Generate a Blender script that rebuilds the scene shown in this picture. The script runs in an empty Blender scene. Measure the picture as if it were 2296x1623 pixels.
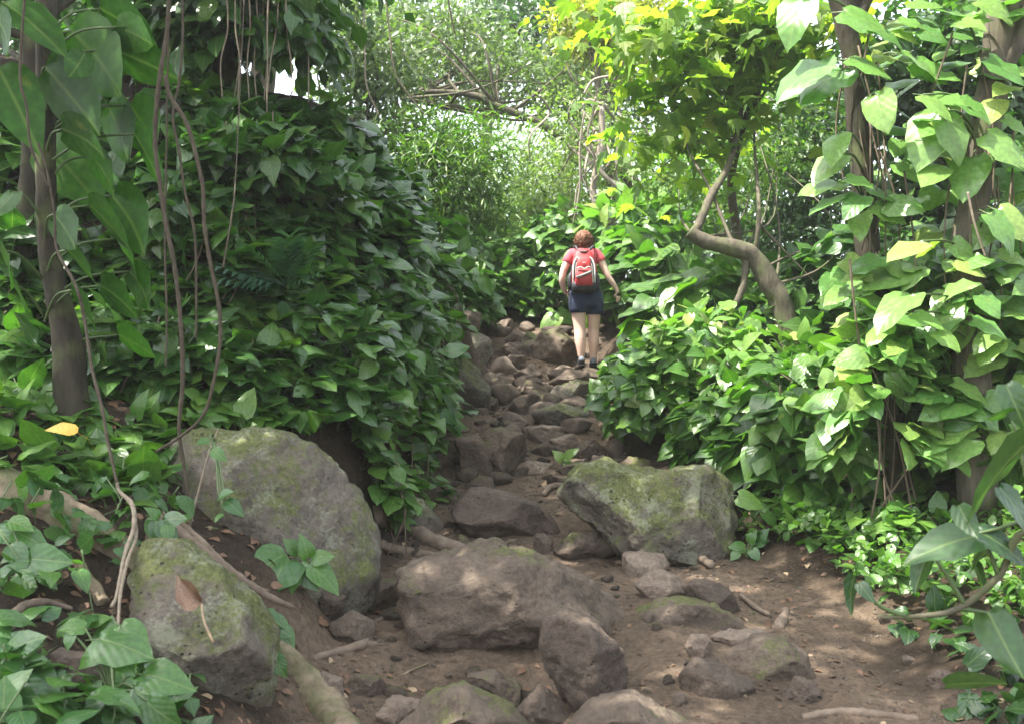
import bpy, bmesh, math, random
import numpy as np
from mathutils import Vector, Matrix

random.seed(7)
RNG = np.random.default_rng(11)
scene = bpy.context.scene
COL = scene.collection

# ------------------------------------------------------------------ camera
W, HH, F = 1024.0, 723.0, 1100.0
EYE = np.array([0.0, 0.0, 1.5])
PITCH = math.atan(38.5 / F)
cam_data = bpy.data.cameras.new('camera')
cam = bpy.data.objects.new('camera', cam_data)
COL.objects.link(cam)
cam.location = EYE
cam.rotation_euler = (math.pi / 2 + PITCH, 0, 0)
cam_data.sensor_width = 36
cam_data.lens = F / W * 36
cam_data.clip_start = 0.05
cam_data.clip_end = 2000
cam_data.dof.use_dof = True
cam_data.dof.focus_distance = 8.0
cam_data.dof.aperture_fstop = 4.5
scene.camera = cam

# ------------------------------------------------------------------ sky, sun, exposure
SUN_TO = Vector((-0.42, -0.14, 0.88)).normalized()      # direction towards the sun
world = bpy.data.worlds.new('World')
scene.world = world
world.use_nodes = True
wn = world.node_tree.nodes
wl = world.node_tree.links
wn.clear()
sky = wn.new('ShaderNodeTexSky')
sky.sky_type = 'NISHITA'
sky.sun_disc = False
sky.sun_elevation = math.asin(SUN_TO.z)
sky.sun_rotation = math.atan2(SUN_TO.x, SUN_TO.y)
sky.dust_density = 3.0
sky.air_density = 1.0
bg = wn.new('ShaderNodeBackground')
bg.inputs['Strength'].default_value = 0.15
wo = wn.new('ShaderNodeOutputWorld')
hsv = wn.new('ShaderNodeHueSaturation')      # thin bright cloud takes most of the blue out of the sky
hsv.inputs['Saturation'].default_value = 0.4
wl.new(sky.outputs[0], hsv.inputs['Color'])
wl.new(hsv.outputs[0], bg.inputs[0])
wl.new(bg.outputs[0], wo.inputs[0])
sun_d = bpy.data.lights.new('sun', 'SUN')
sun_d.energy = 3.6
sun_d.angle = math.radians(0.5)
sun_d.color = (1.0, 0.95, 0.86)
sun = bpy.data.objects.new('sun', sun_d)
COL.objects.link(sun)
sun.rotation_euler = SUN_TO.to_track_quat('Z', 'Y').to_euler()
scene.view_settings.view_transform = 'Standard'
scene.view_settings.look = 'None'
scene.view_settings.gamma = 1.0
scene.view_settings.exposure = 2.35
scene.render.engine = 'CYCLES'
HAZE = 0.0015
scene.cycles.max_bounces = 8
scene.cycles.diffuse_bounces = 4
scene.cycles.transmission_bounces = 6

# ------------------------------------------------------------------ helpers: pixels to places
_cp, _sp = math.cos(PITCH), math.sin(PITCH)
K = 2296.0 / 1024.0


def rays(px, py):
    a = (np.asarray(px, float) - W / 2) / F
    b = (HH / 2 - np.asarray(py, float)) / F
    return np.stack([a, _cp - b * _sp, _sp + b * _cp], -1)


def at(px, py, D):
    """a point at depth D (metres along the trail) seen at view position px,py (2296 wide)"""
    d = rays(px / K, py / K)
    return EYE + d * (np.asarray(D) / d[..., 1])[..., None] if np.ndim(D) or np.ndim(px) else EYE + d * (D / d[1])


def mperpx(D):
    return D / F / K


# ------------------------------------------------------------------ noise
def _hash(ix, iy, iz, seed):
    h = (ix.astype(np.int64) * 374761393 + iy.astype(np.int64) * 668265263 + iz.astype(np.int64) * 1442695041 + (int(seed) * 1013904223 & 0xFFFFFFFF)) & 0xFFFFFFFF
    h = ((h ^ (h >> 13)) * 1274126177) & 0xFFFFFFFF
    h = ((h ^ (h >> 16)) * 1103515245) & 0xFFFFFFFF
    return ((h ^ (h >> 15)) & 0xFFFF) / 32767.5 - 1.0


def vnoise(p, seed=0):
    p = np.asarray(p, float)
    i = np.floor(p).astype(np.int64)
    f = p - i
    f = f * f * f * (f * (f * 6 - 15) + 10)
    r = 0
    for dx in (0, 1):
        wx = f[..., 0] if dx else 1 - f[..., 0]
        for dy in (0, 1):
            wy = f[..., 1] if dy else 1 - f[..., 1]
            for dz in (0, 1):
                wz = f[..., 2] if dz else 1 - f[..., 2]
                r = r + wx * wy * wz * _hash(i[..., 0] + dx, i[..., 1] + dy, i[..., 2] + dz, seed)
    return r


def fbm(p, seed=0, octv=4, gain=0.5):
    r, a, s = 0, 1.0, 1.0
    for o in range(octv):
        r = r + a * vnoise(np.asarray(p) * s, seed + o * 17)
        a *= gain
        s *= 2.03
    return r


# ------------------------------------------------------------------ terrain height
Y_ = [-60, 0, 2, 4.6, 5.6, 7.2, 9, 10.5, 12, 13.4, 15, 16.5, 18, 22, 30, 60, 400]
Z_ = [-1.5, -.2, 0, .15, .28, .45, .80, 1.21, 1.55, 1.9, 2.45, 2.85, 3.05, 3.4, 4.0, 6, 16]
XL = ([0, 4.6, 7, 9, 10.5, 12, 13.4, 15, 17, 30], [-1.0, -.95, -.85, -.8, -.6, -.3, -.45, -.75, -.8, -1])
XR = ([0, 4.6, 6, 7.3, 9, 12, 13.4, 15, 30], [1.7, 1.8, 1.95, 1.5, .86, .84, 1.05, .98, 1.0])
AL = ([-20, 0, 4.6, 5.5, 6.5, 7.5, 8.5, 9.5, 10.5, 11.5, 13, 15, 18, 30], [.3, .5, .75, .9, 1.1, 1.9, 2.7, 3.1, 3.0, 2.1, 1.2, .9, .6, .4])
KL = ([0, 5.5, 7, 8.5, 30], [1.1, .95, .5, .3, .35])
AR = ([-20, 0, 5, 6.5, 8, 10, 14, 20, 40], [.1, .12, .2, .3, .5, .6, .5, .3, .2])


def H(x, y):
    x = np.asarray(x, float)
    y = np.asarray(y, float)
    z = np.interp(y, Y_, Z_)
    sl = np.maximum(0, np.interp(y, *XL) - x)
    sr = np.maximum(0, x - np.interp(y, *XR))
    k = np.interp(y, *KL)
    z = z + np.interp(y, *AL) * (1 - np.exp(-sl / k)) + 0.12 * np.minimum(sl, 5)
    z = z + np.interp(y, *AR) * (1 - np.exp(-sr / .7)) + 0.05 * np.minimum(sr, 8)
    p = np.stack([x * 1.3, y * 1.3, 0 * x], -1)
    z = z + 0.05 * fbm(p, 3, 3) + 0.012 * vnoise(p * 7, 9)
    # hollows worn out below the big rocks
    for cx, cy, rx, ry, dz in ((.0, 5.4, .5, .32, .2), (-.75, 5.1, .4, .45, .07), (-.15, 7.15, .45, .3, .10), (-1.2, 5.45, .42, .4, -.16)):
        z = z - dz * np.exp(-((x - cx) / rx) ** 2 - ((y - cy) / ry) ** 2)
    far = np.clip((np.hypot(x, y - 8) - 25) / 60, 0, 1)
    return z + far * 2.0 * vnoise(np.stack([x * .03, y * .03, 0 * x], -1), 5)


def Hn(x, y):
    e = .04
    gx = (H(x + e, y) - H(x - e, y)) / (2 * e)
    gy = (H(x, y + e) - H(x, y - e)) / (2 * e)
    n = np.stack([-gx, -gy, np.ones_like(gx)], -1)
    return n / np.linalg.norm(n, axis=-1, keepdims=True)


_HX = np.arange(-9, 9.01, .05)
_HY = np.arange(2, 27.01, .05)
_HG = H(*np.meshgrid(_HX, _HY))


def Hq(x, y):
    """quick height look-up near the trail"""
    u = np.clip((x + 9) / .05, 0, len(_HX) - 1.001)
    v = np.clip((y - 2) / .05, 0, len(_HY) - 1.001)
    i, j = u.astype(int), v.astype(int)
    fu, fv = u - i, v - j
    return (_HG[j, i] * (1 - fu) + _HG[j, i + 1] * fu) * (1 - fv) + (_HG[j + 1, i] * (1 - fu) + _HG[j + 1, i + 1] * fu) * fv


def gdepth(px, py):
    """depth of the ground seen at px,py (2296 wide)"""
    d = rays(np.atleast_1d(np.asarray(px, float)) / K, np.atleast_1d(np.asarray(py, float)) / K)
    d = d / d[:, 1:2]
    best = np.full(len(d), np.nan)
    for tt in np.arange(2.5, 26, .04):
        p = EYE + d * tt
        hit = np.isnan(best) & (p[:, 2] < Hq(p[:, 0], p[:, 1]))
        best[hit] = tt
    return best


# ------------------------------------------------------------------ object helpers
def tag(o, label=None, cat=None, group=None, kind=None):
    if label: o['label'] = label
    if cat: o['category'] = cat
    if group: o['group'] = group
    if kind: o['kind'] = kind
    return o


def thing(name, label, cat, loc, group=None):
    o = bpy.data.objects.new(name, None)
    o.empty_display_size = .1
    o.location = loc
    COL.objects.link(o)
    return tag(o, label, cat, group)


def mesh_np(name, V, T, uv=None, rnd=None, mi=None, mats=(), smooth=True):
    me = bpy.data.meshes.new(name)
    V = np.ascontiguousarray(V, np.float32)
    T = np.ascontiguousarray(T, np.int32)
    me.vertices.add(len(V))
    me.vertices.foreach_set('co', V.ravel())
    me.loops.add(T.size)
    me.loops.foreach_set('vertex_index', T.ravel())
    me.polygons.add(len(T))
    me.polygons.foreach_set('loop_start', np.arange(0, T.size, T.shape[1], dtype=np.int32))
    if mi is not None:
        me.polygons.foreach_set('material_index', np.ascontiguousarray(mi, np.int32))
    me.update(calc_edges=True)
    if smooth:
        me.polygons.foreach_set('use_smooth', np.ones(len(T), bool))
    if uv is not None:
        l = me.uv_layers.new(name='UVMap')
        l.data.foreach_set('uv', np.ascontiguousarray(uv[T.ravel()], np.float32).ravel())
    if rnd is not None:
        a = me.attributes.new('rnd', 'FLOAT', 'POINT')
        a.data.foreach_set('value', np.ascontiguousarray(rnd, np.float32))
    for m in mats:
        me.materials.append(m)
    return me


def obj(name, me, parent=None, loc=None):
    o = bpy.data.objects.new(name, me)
    COL.objects.link(o)
    if parent is not None:
        o.parent = parent
    if loc is not None:
        o.location = loc
    return o


def catmull(pts, n):
    P = np.asarray(pts, float)
    if len(P) < 3:
        t = np.linspace(0, 1, n)[:, None]
        return P[0] * (1 - t) + P[-1] * t
    E = np.vstack([2 * P[0] - P[1], P, 2 * P[-1] - P[-2]])
    u = np.linspace(0, len(P) - 1 - 1e-6, n)
    i = u.astype(int)
    f = (u - i)[:, None]
    a, b, c, d = E[i], E[i + 1], E[i + 2], E[i + 3]
    return .5 * (2 * b + (c - a) * f + (2 * a - 5 * b + 4 * c - d) * f ** 2 + (3 * b - a - 3 * c + d) * f ** 3)


def tube_np(pts, r, seg=8, n=None, wob=0.0, knob=0.0, seed=0, cap=True):
    """smooth tapered tube through points; returns V, T"""
    P = catmull(pts, n or max(8, len(pts) * 6))
    m = len(P)
    R = np.interp(np.linspace(0, 1, m), np.linspace(0, 1, len(np.atleast_1d(r))), np.atleast_1d(r)) if np.ndim(r) else np.full(m, r)
    tan = np.gradient(P, axis=0)
    tan /= np.linalg.norm(tan, axis=1, keepdims=True) + 1e-9
    up = np.array([0.13, 0.95, 0.28])
    s = np.cross(tan, up)
    s /= np.linalg.norm(s, axis=1, keepdims=True) + 1e-9
    q = np.cross(s, tan)
    ang = np.linspace(0, 2 * math.pi, seg, endpoint=False)
    if knob:
        arc = np.concatenate([[0], np.cumsum(np.linalg.norm(np.diff(P, axis=0), axis=1))])
        R = R * (1 + knob * np.exp(-((arc / .13 + seed * .37) % 1 - .5) ** 2 / .012))
    V = P[:, None] + R[:, None, None] * (np.cos(ang)[None, :, None] * s[:, None] + np.sin(ang)[None, :, None] * q[:, None])
    if wob:
        nz = fbm(V.reshape(-1, 3) * (0.6 / max(R.mean(), 1e-3)), seed, 3).reshape(m, seg, 1)
        V = V + (V - P[:, None]) * nz * wob
    V = V.reshape(-1, 3)
    i = np.arange(m - 1)[:, None] * seg
    j = np.arange(seg)[None]
    a, b = (i + j).ravel(), (i + (j + 1) % seg).ravel()
    T = np.vstack([np.stack([a, b, b + seg], -1), np.stack([a, b + seg, a + seg], -1)])
    if cap:
        n0 = len(V)
        V = np.vstack([V, P[0], P[-1]])
        jj = np.arange(seg)
        T = np.vstack([T, np.stack([np.full(seg, n0), (jj + 1) % seg, jj], -1),
                       np.stack([np.full(seg, n0 + 1), (m - 1) * seg + jj, (m - 1) * seg + (jj + 1) % seg], -1)])
    return V, T


def join_np(parts):
    Vs, Ts, o = [], [], 0
    for V, T in parts:
        Vs.append(V); Ts.append(T + o); o += len(V)
    return np.vstack(Vs), np.vstack(Ts)


def tube_obj(name, pts, r, mat, parent=None, origin=None, **kw):
    V, T = tube_np(pts, r, **kw)
    o0 = np.asarray(origin if origin is not None else (parent.location if parent else pts[0]), float)
    me = mesh_np(name, V - o0, T, mats=(mat,))
    return obj(name, me, parent, None if parent else o0)


# ------------------------------------------------------------------ materials
def newmat(name):
    m = bpy.data.materials.new(name)
    m.use_nodes = True
    nt = m.node_tree
    nt.nodes.clear()
    out = nt.nodes.new('ShaderNodeOutputMaterial')
    return m, nt.nodes, nt.links, out


def ramp(n, stops):
    r = n.new('ShaderNodeValToRGB')
    cr = r.color_ramp
    while len(cr.elements) < len(stops):
        cr.elements.new(.5)
    for e, (p, c) in zip(cr.elements, stops):
        e.position = p
        e.color = (*c, 1)
    return r


def mathn(n, l, op, a, b=None, clamp=False):
    m = n.new('ShaderNodeMath')
    m.operation = op
    m.use_clamp = clamp
    for i, v in enumerate((a, b)):
        if v is None: continue
        if isinstance(v, (int, float)): m.inputs[i].default_value = v
        else: l.new(v, m.inputs[i])
    return m.outputs[0]


def mixc(n, l, fac, a, b, mode='MIX'):
    m = n.new('ShaderNodeMix')
    m.data_type = 'RGBA'
    m.blend_type = mode
    for i, v in ((0, fac), (6, a), (7, b)):
        if isinstance(v, (int, float)): m.inputs[i].default_value = v
        elif isinstance(v, tuple): m.inputs[i].default_value = (*v, 1)
        else: l.new(v, m.inputs[i])
    return m.outputs[2]


def leafmat(name, cols, trans=.35, tcol=(1.25, 1.6, .5), rough=.31, veins=True, spec=.6):
    m, n, l, out = newmat(name)
    oi = n.new('ShaderNodeObjectInfo')
    at_ = n.new('ShaderNodeAttribute')
    at_.attribute_name = 'rnd'
    s = mathn(n, l, 'FRACT', mathn(n, l, 'ADD', oi.outputs['Random'], at_.outputs['Fac']))
    k = len(cols)
    r = ramp(n, [(i / (k - 1), c) for i, c in enumerate(cols)])
    l.new(s, r.inputs[0])
    base = r.outputs[0]
    p = n.new('ShaderNodeBsdfPrincipled')
    tc = n.new('ShaderNodeTexCoord')
    nz = n.new('ShaderNodeTexNoise')
    nz.inputs['Scale'].default_value = 9
    nz.inputs['Detail'].default_value = 3
    l.new(tc.outputs['Object'], nz.inputs['Vector'])
    var = ramp(n, [(.3, (.72, .74, .7)), (.7, (1.22, 1.2, 1.1))])
    l.new(nz.outputs[0], var.inputs[0])
    base = mixc(n, l, 1.0, base, var.outputs[0], 'MULTIPLY')
    if veins:
        sep = n.new('ShaderNodeSeparateXYZ')
        l.new(tc.outputs['UV'], sep.inputs[0])
        a = mathn(n, l, 'ABSOLUTE', mathn(n, l, 'SUBTRACT', sep.outputs[0], .5))
        mid = mathn(n, l, 'SUBTRACT', 1.0, mathn(n, l, 'MULTIPLY', a, 34.0), True)
        t = mathn(n, l, 'MULTIPLY', mathn(n, l, 'SUBTRACT', sep.outputs[1], mathn(n, l, 'MULTIPLY', a, .75)), 8.0)
        lat = mathn(n, l, 'MULTIPLY', mathn(n, l, 'ABSOLUTE', mathn(n, l, 'SUBTRACT', mathn(n, l, 'FRACT', t), .5)), 2.0)
        lv = mathn(n, l, 'MULTIPLY', mathn(n, l, 'SUBTRACT', lat, .88), 4.0, True)
        vein = mathn(n, l, 'MAXIMUM', mid, mathn(n, l, 'MULTIPLY', lv, .22), True)
        base = mixc(n, l, mathn(n, l, 'MULTIPLY', vein, .55), base, (.17, .24, .07))
        # yellow blemishes with a shape of their own
        nb = n.new('ShaderNodeTexNoise')
        nb.inputs['Scale'].default_value = 3.2
        nb.inputs['Detail'].default_value = 4
        off = n.new('ShaderNodeVectorMath')
        off.operation = 'ADD'
        cb = n.new('ShaderNodeCombineXYZ')
        l.new(mathn(n, l, 'MULTIPLY', s, 57.0), cb.inputs[0])
        l.new(tc.outputs['UV'], off.inputs[0])
        l.new(cb.outputs[0], off.inputs[1])
        l.new(off.outputs[0], nb.inputs['Vector'])
        bl = mathn(n, l, 'MULTIPLY', mathn(n, l, 'SUBTRACT', nb.outputs[0], .66), 9.0, True)
        base = mixc(n, l, mathn(n, l, 'MULTIPLY', bl, .6), base, (.22, .24, .04))
        bm = n.new('ShaderNodeBump')
        bm.inputs['Strength'].default_value = .16
        bm.inputs['Distance'].default_value = .006
        hgt = mathn(n, l, 'SUBTRACT', lat, mathn(n, l, 'MULTIPLY', vein, 1.2))
        l.new(hgt, bm.inputs['Height'])
        l.new(bm.outputs[0], p.inputs['Normal'])
    l.new(base, p.inputs['Base Color'])
    p.inputs['Roughness'].default_value = rough
    p.inputs['Specular IOR Level'].default_value = spec
    tr = n.new('ShaderNodeBsdfTranslucent')
    tcn = mixc(n, l, 1.0, base, tcol, 'MULTIPLY')
    l.new(tcn, tr.inputs['Color'])
    mx = n.new('ShaderNodeMixShader')
    mx.inputs[0].default_value = trans
    l.new(p.outputs[0], mx.inputs[1])
    l.new(tr.outputs[0], mx.inputs[2])
    l.new(mx.outputs[0], out.inputs[0])
    return m


def barkmat(name, c1, c2, scale=14, bump=.5, moss=0.0, stretch=.25):
    m, n, l, out = newmat(name)
    p = n.new('ShaderNodeBsdfPrincipled')
    tc = n.new('ShaderNodeTexCoord')
    mp = n.new('ShaderNodeMapping')
    mp.inputs['Scale'].default_value = (1, 1, stretch)
    l.new(tc.outputs['Object'], mp.inputs[0])
    nz = n.new('ShaderNodeTexNoise')
    nz.inputs['Scale'].default_value = scale
    nz.inputs['Detail'].default_value = 6
    nz.inputs['Roughness'].default_value = .65
    l.new(mp.outputs[0], nz.inputs['Vector'])
    r = ramp(n, [(.3, c1), (.7, c2)])
    l.new(nz.outputs[0], r.inputs[0])
    base = r.outputs[0]
    if moss:
        n2 = n.new('ShaderNodeTexNoise')
        n2.inputs['Scale'].default_value = 5
        n2.inputs['Detail'].default_value = 5
        l.new(tc.outputs['Object'], n2.inputs['Vector'])
        f = mathn(n, l, 'MULTIPLY', mathn(n, l, 'SUBTRACT', n2.outputs[0], .55 - .2 * moss), 6.0, True)
        base = mixc(n, l, mathn(n, l, 'MULTIPLY', f, .7), base, (.09, .11, .04))
    l.new(base, p.inputs['Base Color'])
    p.inputs['Roughness'].default_value = .85
    p.inputs['Specular IOR Level'].default_value = .2
    bm = n.new('ShaderNodeBump')
    bm.inputs['Strength'].default_value = bump
    bm.inputs['Distance'].default_value = .02
    l.new(nz.outputs[0], bm.inputs['Height'])
    l.new(bm.outputs[0], p.inputs['Normal'])
    l.new(p.outputs[0], out.inputs[0])
    return m


def rockmat(name, c1, c2, moss=0.0, pits=.5, lichen=0.0):
    m, n, l, out = newmat(name)
    p = n.new('ShaderNodeBsdfPrincipled')
    tc = n.new('ShaderNodeTexCoord')
    oi = n.new('ShaderNodeObjectInfo')
    off = n.new('ShaderNodeVectorMath')
    off.operation = 'ADD'
    cb = n.new('ShaderNodeCombineXYZ')
    l.new(mathn(n, l, 'MULTIPLY', oi.outputs['Random'], 40.0), cb.inputs[0])
    l.new(tc.outputs['Object'], off.inputs[0])
    l.new(cb.outputs[0], off.inputs[1])
    V = off.outputs[0]

    def noise(sc, det=5, ro=.6):
        z = n.new('ShaderNodeTexNoise')
        z.inputs['Scale'].default_value = sc
        z.inputs['Detail'].default_value = det
        z.inputs['Roughness'].default_value = ro
        l.new(V, z.inputs['Vector'])
        return z.outputs[0]
    big = noise(3.2, 6)
    fine = noise(38, 6, .7)
    r = ramp(n, [(.32, c1), (.68, c2)])
    l.new(big, r.inputs[0])
    fr = ramp(n, [(.3, (.6, .6, .6)), (.7, (1.3, 1.28, 1.25))])
    l.new(fine, fr.inputs[0])
    base = mixc(n, l, 1.0, r.outputs[0], fr.outputs[0], 'MULTIPLY')
    geo = n.new('ShaderNodeNewGeometry')
    sepn = n.new('ShaderNodeSeparateXYZ')
    l.new(geo.outputs['Normal'], sepn.inputs[0])
    # trodden earth settled on the flat tops
    dm = mathn(n, l, 'MULTIPLY', mathn(n, l, 'ADD', mathn(n, l, 'MULTIPLY', sepn.outputs[2], .5), mathn(n, l, 'SUBTRACT', noise(6, 5), .93)), 3.5, True)
    base = mixc(n, l, mathn(n, l, 'MULTIPLY', dm, .6), base, (.175, .13, .095))
    if moss:
        ms = mathn(n, l, 'ADD', mathn(n, l, 'MULTIPLY', noise(2.3, 3), 1.4), mathn(n, l, 'MULTIPLY', noise(24, 4, .7), .9))
        ms = mathn(n, l, 'ADD', ms, mathn(n, l, 'MULTIPLY', sepn.outputs[2], .22))
        f = mathn(n, l, 'MULTIPLY', mathn(n, l, 'SUBTRACT', ms, 1.42 - .42 * moss), 4.5, True)
        mc = ramp(n, [(.3, (.045, .06, .012)), (.7, (.15, .17, .045))])
        l.new(noise(60, 3), mc.inputs[0])
        base = mixc(n, l, mathn(n, l, 'MULTIPLY', f, .85), base, mc.outputs[0])
    if lichen:
        f = mathn(n, l, 'MULTIPLY', mathn(n, l, 'SUBTRACT', mathn(n, l, 'ADD', noise(5, 2), mathn(n, l, 'MULTIPLY', noise(45, 3, .7), .8)), 1.0 - .15 * lichen), 6.0, True)
        base = mixc(n, l, mathn(n, l, 'MULTIPLY', f, .55), base, (.27, .28, .2))
    vo = n.new('ShaderNodeTexVoronoi')
    vo.inputs['Scale'].default_value = 26
    l.new(V, vo.inputs['Vector'])
    pit = mathn(n, l, 'MULTIPLY', mathn(n, l, 'MULTIPLY', mathn(n, l, 'SUBTRACT', .24, vo.outputs['Distance']), 5.0, True),
                mathn(n, l, 'MULTIPLY', mathn(n, l, 'SUBTRACT', noise(7, 2), .5), 6.0, True))
    base = mixc(n, l, mathn(n, l, 'MULTIPLY', pit, pits), base, (.03, .025, .02))
    l.new(base, p.inputs['Base Color'])
    p.inputs['Roughness'].default_value = .8
    p.inputs['Specular IOR Level'].default_value = .3
    hgt = mathn(n, l, 'ADD', mathn(n, l, 'MULTIPLY', fine, .6), mathn(n, l, 'MULTIPLY', noise(130, 4, .7), .25))
    hgt = mathn(n, l, 'SUBTRACT', hgt, mathn(n, l, 'MULTIPLY', pit, pits * 1.2))
    bm = n.new('ShaderNodeBump')
    bm.inputs['Strength'].default_value = 1.0
    bm.inputs['Distance'].default_value = .035
    l.new(hgt, bm.inputs['Height'])
    l.new(bm.outputs[0], p.inputs['Normal'])
    l.new(p.outputs[0], out.inputs[0])
    return m


def plainmat(name, col, rough=.8, nscale=0, var=.25, sheen=0, sss=0):
    m, n, l, out = newmat(name)
    p = n.new('ShaderNodeBsdfPrincipled')
    p.inputs['Roughness'].default_value = rough
    if nscale:
        tc = n.new('ShaderNodeTexCoord')
        z = n.new('ShaderNodeTexNoise')
        z.inputs['Scale'].default_value = nscale
        z.inputs['Detail'].default_value = 4
        l.new(tc.outputs['Object'], z.inputs['Vector'])
        r = ramp(n, [(.3, tuple(c * (1 - var) for c in col)), (.7, tuple(c * (1 + var) for c in col))])
        l.new(z.outputs[0], r.inputs[0])
        l.new(r.outputs[0], p.inputs['Base Color'])
        bm = n.new('ShaderNodeBump')
        bm.inputs['Strength'].default_value = .3
        bm.inputs['Distance'].default_value = .01
        l.new(z.outputs[0], bm.inputs['Height'])
        l.new(bm.outputs[0], p.inputs['Normal'])
    else:
        p.inputs['Base Color'].default_value = (*col, 1)
    if sss:
        p.inputs['Subsurface Weight'].default_value = sss
        p.inputs['Subsurface Radius'].default_value = (.02, .008, .004)
    l.new(p.outputs[0], out.inputs[0])
    return m


M = {}
DG = [(.022, .062, .016), (.03, .085, .02), (.04, .11, .022), (.052, .135, .026), (.075, .165, .03), (.035, .095, .022), (.11, .2, .035)]
MG = [(.04, .10, .02), (.055, .14, .025), (.08, .18, .03), (.11, .21, .035), (.06, .15, .03)]
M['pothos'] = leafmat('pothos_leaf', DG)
M['pothos_sunlit'] = leafmat('pothos_leaf_sunlit', [(.07, .17, .04), (.10, .22, .05), (.14, .27, .065), (.19, .31, .085), (.11, .23, .05), (.27, .34, .10)], trans=.36)  # paler pothos: the wash of direct sun is put into the leaf colour
M['bank'] = leafmat('bank_leaf', MG, trans=.38, rough=.36)
M['big'] = leafmat('broad_leaf', [(.03, .085, .016), (.04, .115, .018), (.055, .15, .02), (.035, .10, .018)], trans=.55, rough=.45, spec=.3)
M['fore'] = leafmat('shaded_leaf', [(.02, .055, .016), (.03, .08, .02), (.04, .10, .022)], trans=.3, rough=.3)  # darker leaf copy, foreground shade put into its colour
M['sprig'] = leafmat('sprig_leaf', [(.035, .10, .03), (.05, .13, .035), (.08, .18, .035), (.05, .12, .04)], trans=.35)
M['fern'] = leafmat('fern_leaf', [(.03, .085, .045), (.045, .11, .055), (.06, .14, .06)], trans=.3, veins=False)
M['lobed'] = leafmat('lobed_leaf', [(.09, .19, .03), (.13, .25, .035), (.17, .29, .04), (.21, .31, .045), (.12, .22, .03), (.27, .30, .05)], trans=.6, tcol=(1.5, 1.65, .6), veins=True, rough=.5)
M['fol_grey'] = leafmat('tree_leaf_grey', [(.07, .115, .05), (.10, .15, .065), (.15, .20, .09), (.085, .135, .055)], trans=.42, veins=False, rough=.4)
M['fol_dark'] = leafmat('tree_leaf_dark', [(.025, .065, .02), (.035, .09, .024), (.05, .12, .028)], trans=.35, veins=False, rough=.4)
M['fol_mid'] = leafmat('tree_leaf_mid', [(.05, .11, .022), (.075, .16, .028), (.10, .19, .03), (.14, .21, .035)], trans=.42, veins=False, rough=.42)
M['fol_pale'] = leafmat('tree_leaf_pale', [(.12, .18, .06), (.16, .23, .08), (.20, .27, .09), (.15, .21, .07)], trans=.45, veins=False, rough=.45)
M['fol_yel'] = leafmat('tree_leaf_yellow', [(.16, .20, .03), (.24, .27, .035), (.32, .27, .03), (.2, .24, .035)], trans=.5, veins=False, rough=.5)
M['petiole'] = plainmat('petiole_green', (.065, .105, .03), .5)
M['stem'] = barkmat('vine_stem', (.08, .06, .042), (.16, .125, .085), 30, .4)
M['liana'] = barkmat('liana_bark', (.04, .031, .022), (.09, .072, .05), 40, .6, stretch=.5)
M['liana_pale'] = barkmat('liana_pale_bark', (.15, .12, .085), (.27, .225, .165), 40, .4, stretch=.5)
M['bark_dark'] = barkmat('bark_dark', (.02, .018, .012), (.056, .048, .032), 18, 1.0, moss=.2)
M['bark'] = barkmat('bark_brown', (.05, .043, .031), (.13, .112, .082), 16, .8, moss=.35)
M['bark_pale'] = barkmat('bark_pale', (.17, .145, .115), (.30, .26, .21), 18, .5)
M['root'] = barkmat('root_bark', (.10, .078, .05), (.28, .22, .15), 16, .9, moss=.55, stretch=1)
M['root_brown'] = barkmat('root_brown_bark', (.11, .082, .06), (.20, .155, .115), 14, .5, stretch=1)
M['rock'] = rockmat('basalt_brown', (.082, .062, .046), (.165, .127, .096), moss=.12)
M['rock_dark'] = rockmat('basalt_dark', (.065, .049, .037), (.13, .099, .076), pits=.7)
M['rock_pale'] = rockmat('basalt_pale', (.165, .126, .096), (.26, .205, .16), pits=.25)
M['rock_moss'] = rockmat('basalt_mossy', (.095, .082, .064), (.17, .145, .115), moss=.85, lichen=.5, pits=.9)
M['rock_green'] = rockmat('basalt_half_mossy', (.095, .082, .066), (.175, .15, .12), moss=.5, lichen=.3, pits=.5)
M['dead'] = plainmat('dead_leaf', (.115, .06, .03), .6, 25, .4)
M['dead_pale'] = plainmat('dead_leaf_pale', (.26, .185, .11), .7, 25, .3)
M['yellow_leaf'] = plainmat('yellow_leaf', (.48, .30, .03), .55, 20, .3)
M['skin'] = plainmat('skin', (.64, .43, .34), .5, 40, .06, sss=.1)
M['shirt'] = plainmat('shirt_coral', (.50, .075, .095), .85, 30, .15)
M['shorts'] = plainmat('shorts_navy', (.012, .02, .05), .85, 40, .25)
M['hair'] = plainmat('hair_auburn', (.125, .045, .016), .7, 60, .55)
M['pack_red'] = plainmat('pack_red', (.33, .02, .022), .6, 60, .2)
M['pack_black'] = plainmat('pack_black', (.015, .015, .018), .6, 60, .2)
M['pack_grey'] = plainmat('pack_grey', (.42, .41, .38), .6, 60, .1)
M['pack_band'] = plainmat('pack_band', (.17, .18, .17), .6, 60, .1)
M['shoe'] = plainmat('shoe_grey', (.11, .12, .14), .7, 60, .2)
M['sole'] = plainmat('shoe_sole', (.03, .03, .03), .8)


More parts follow.
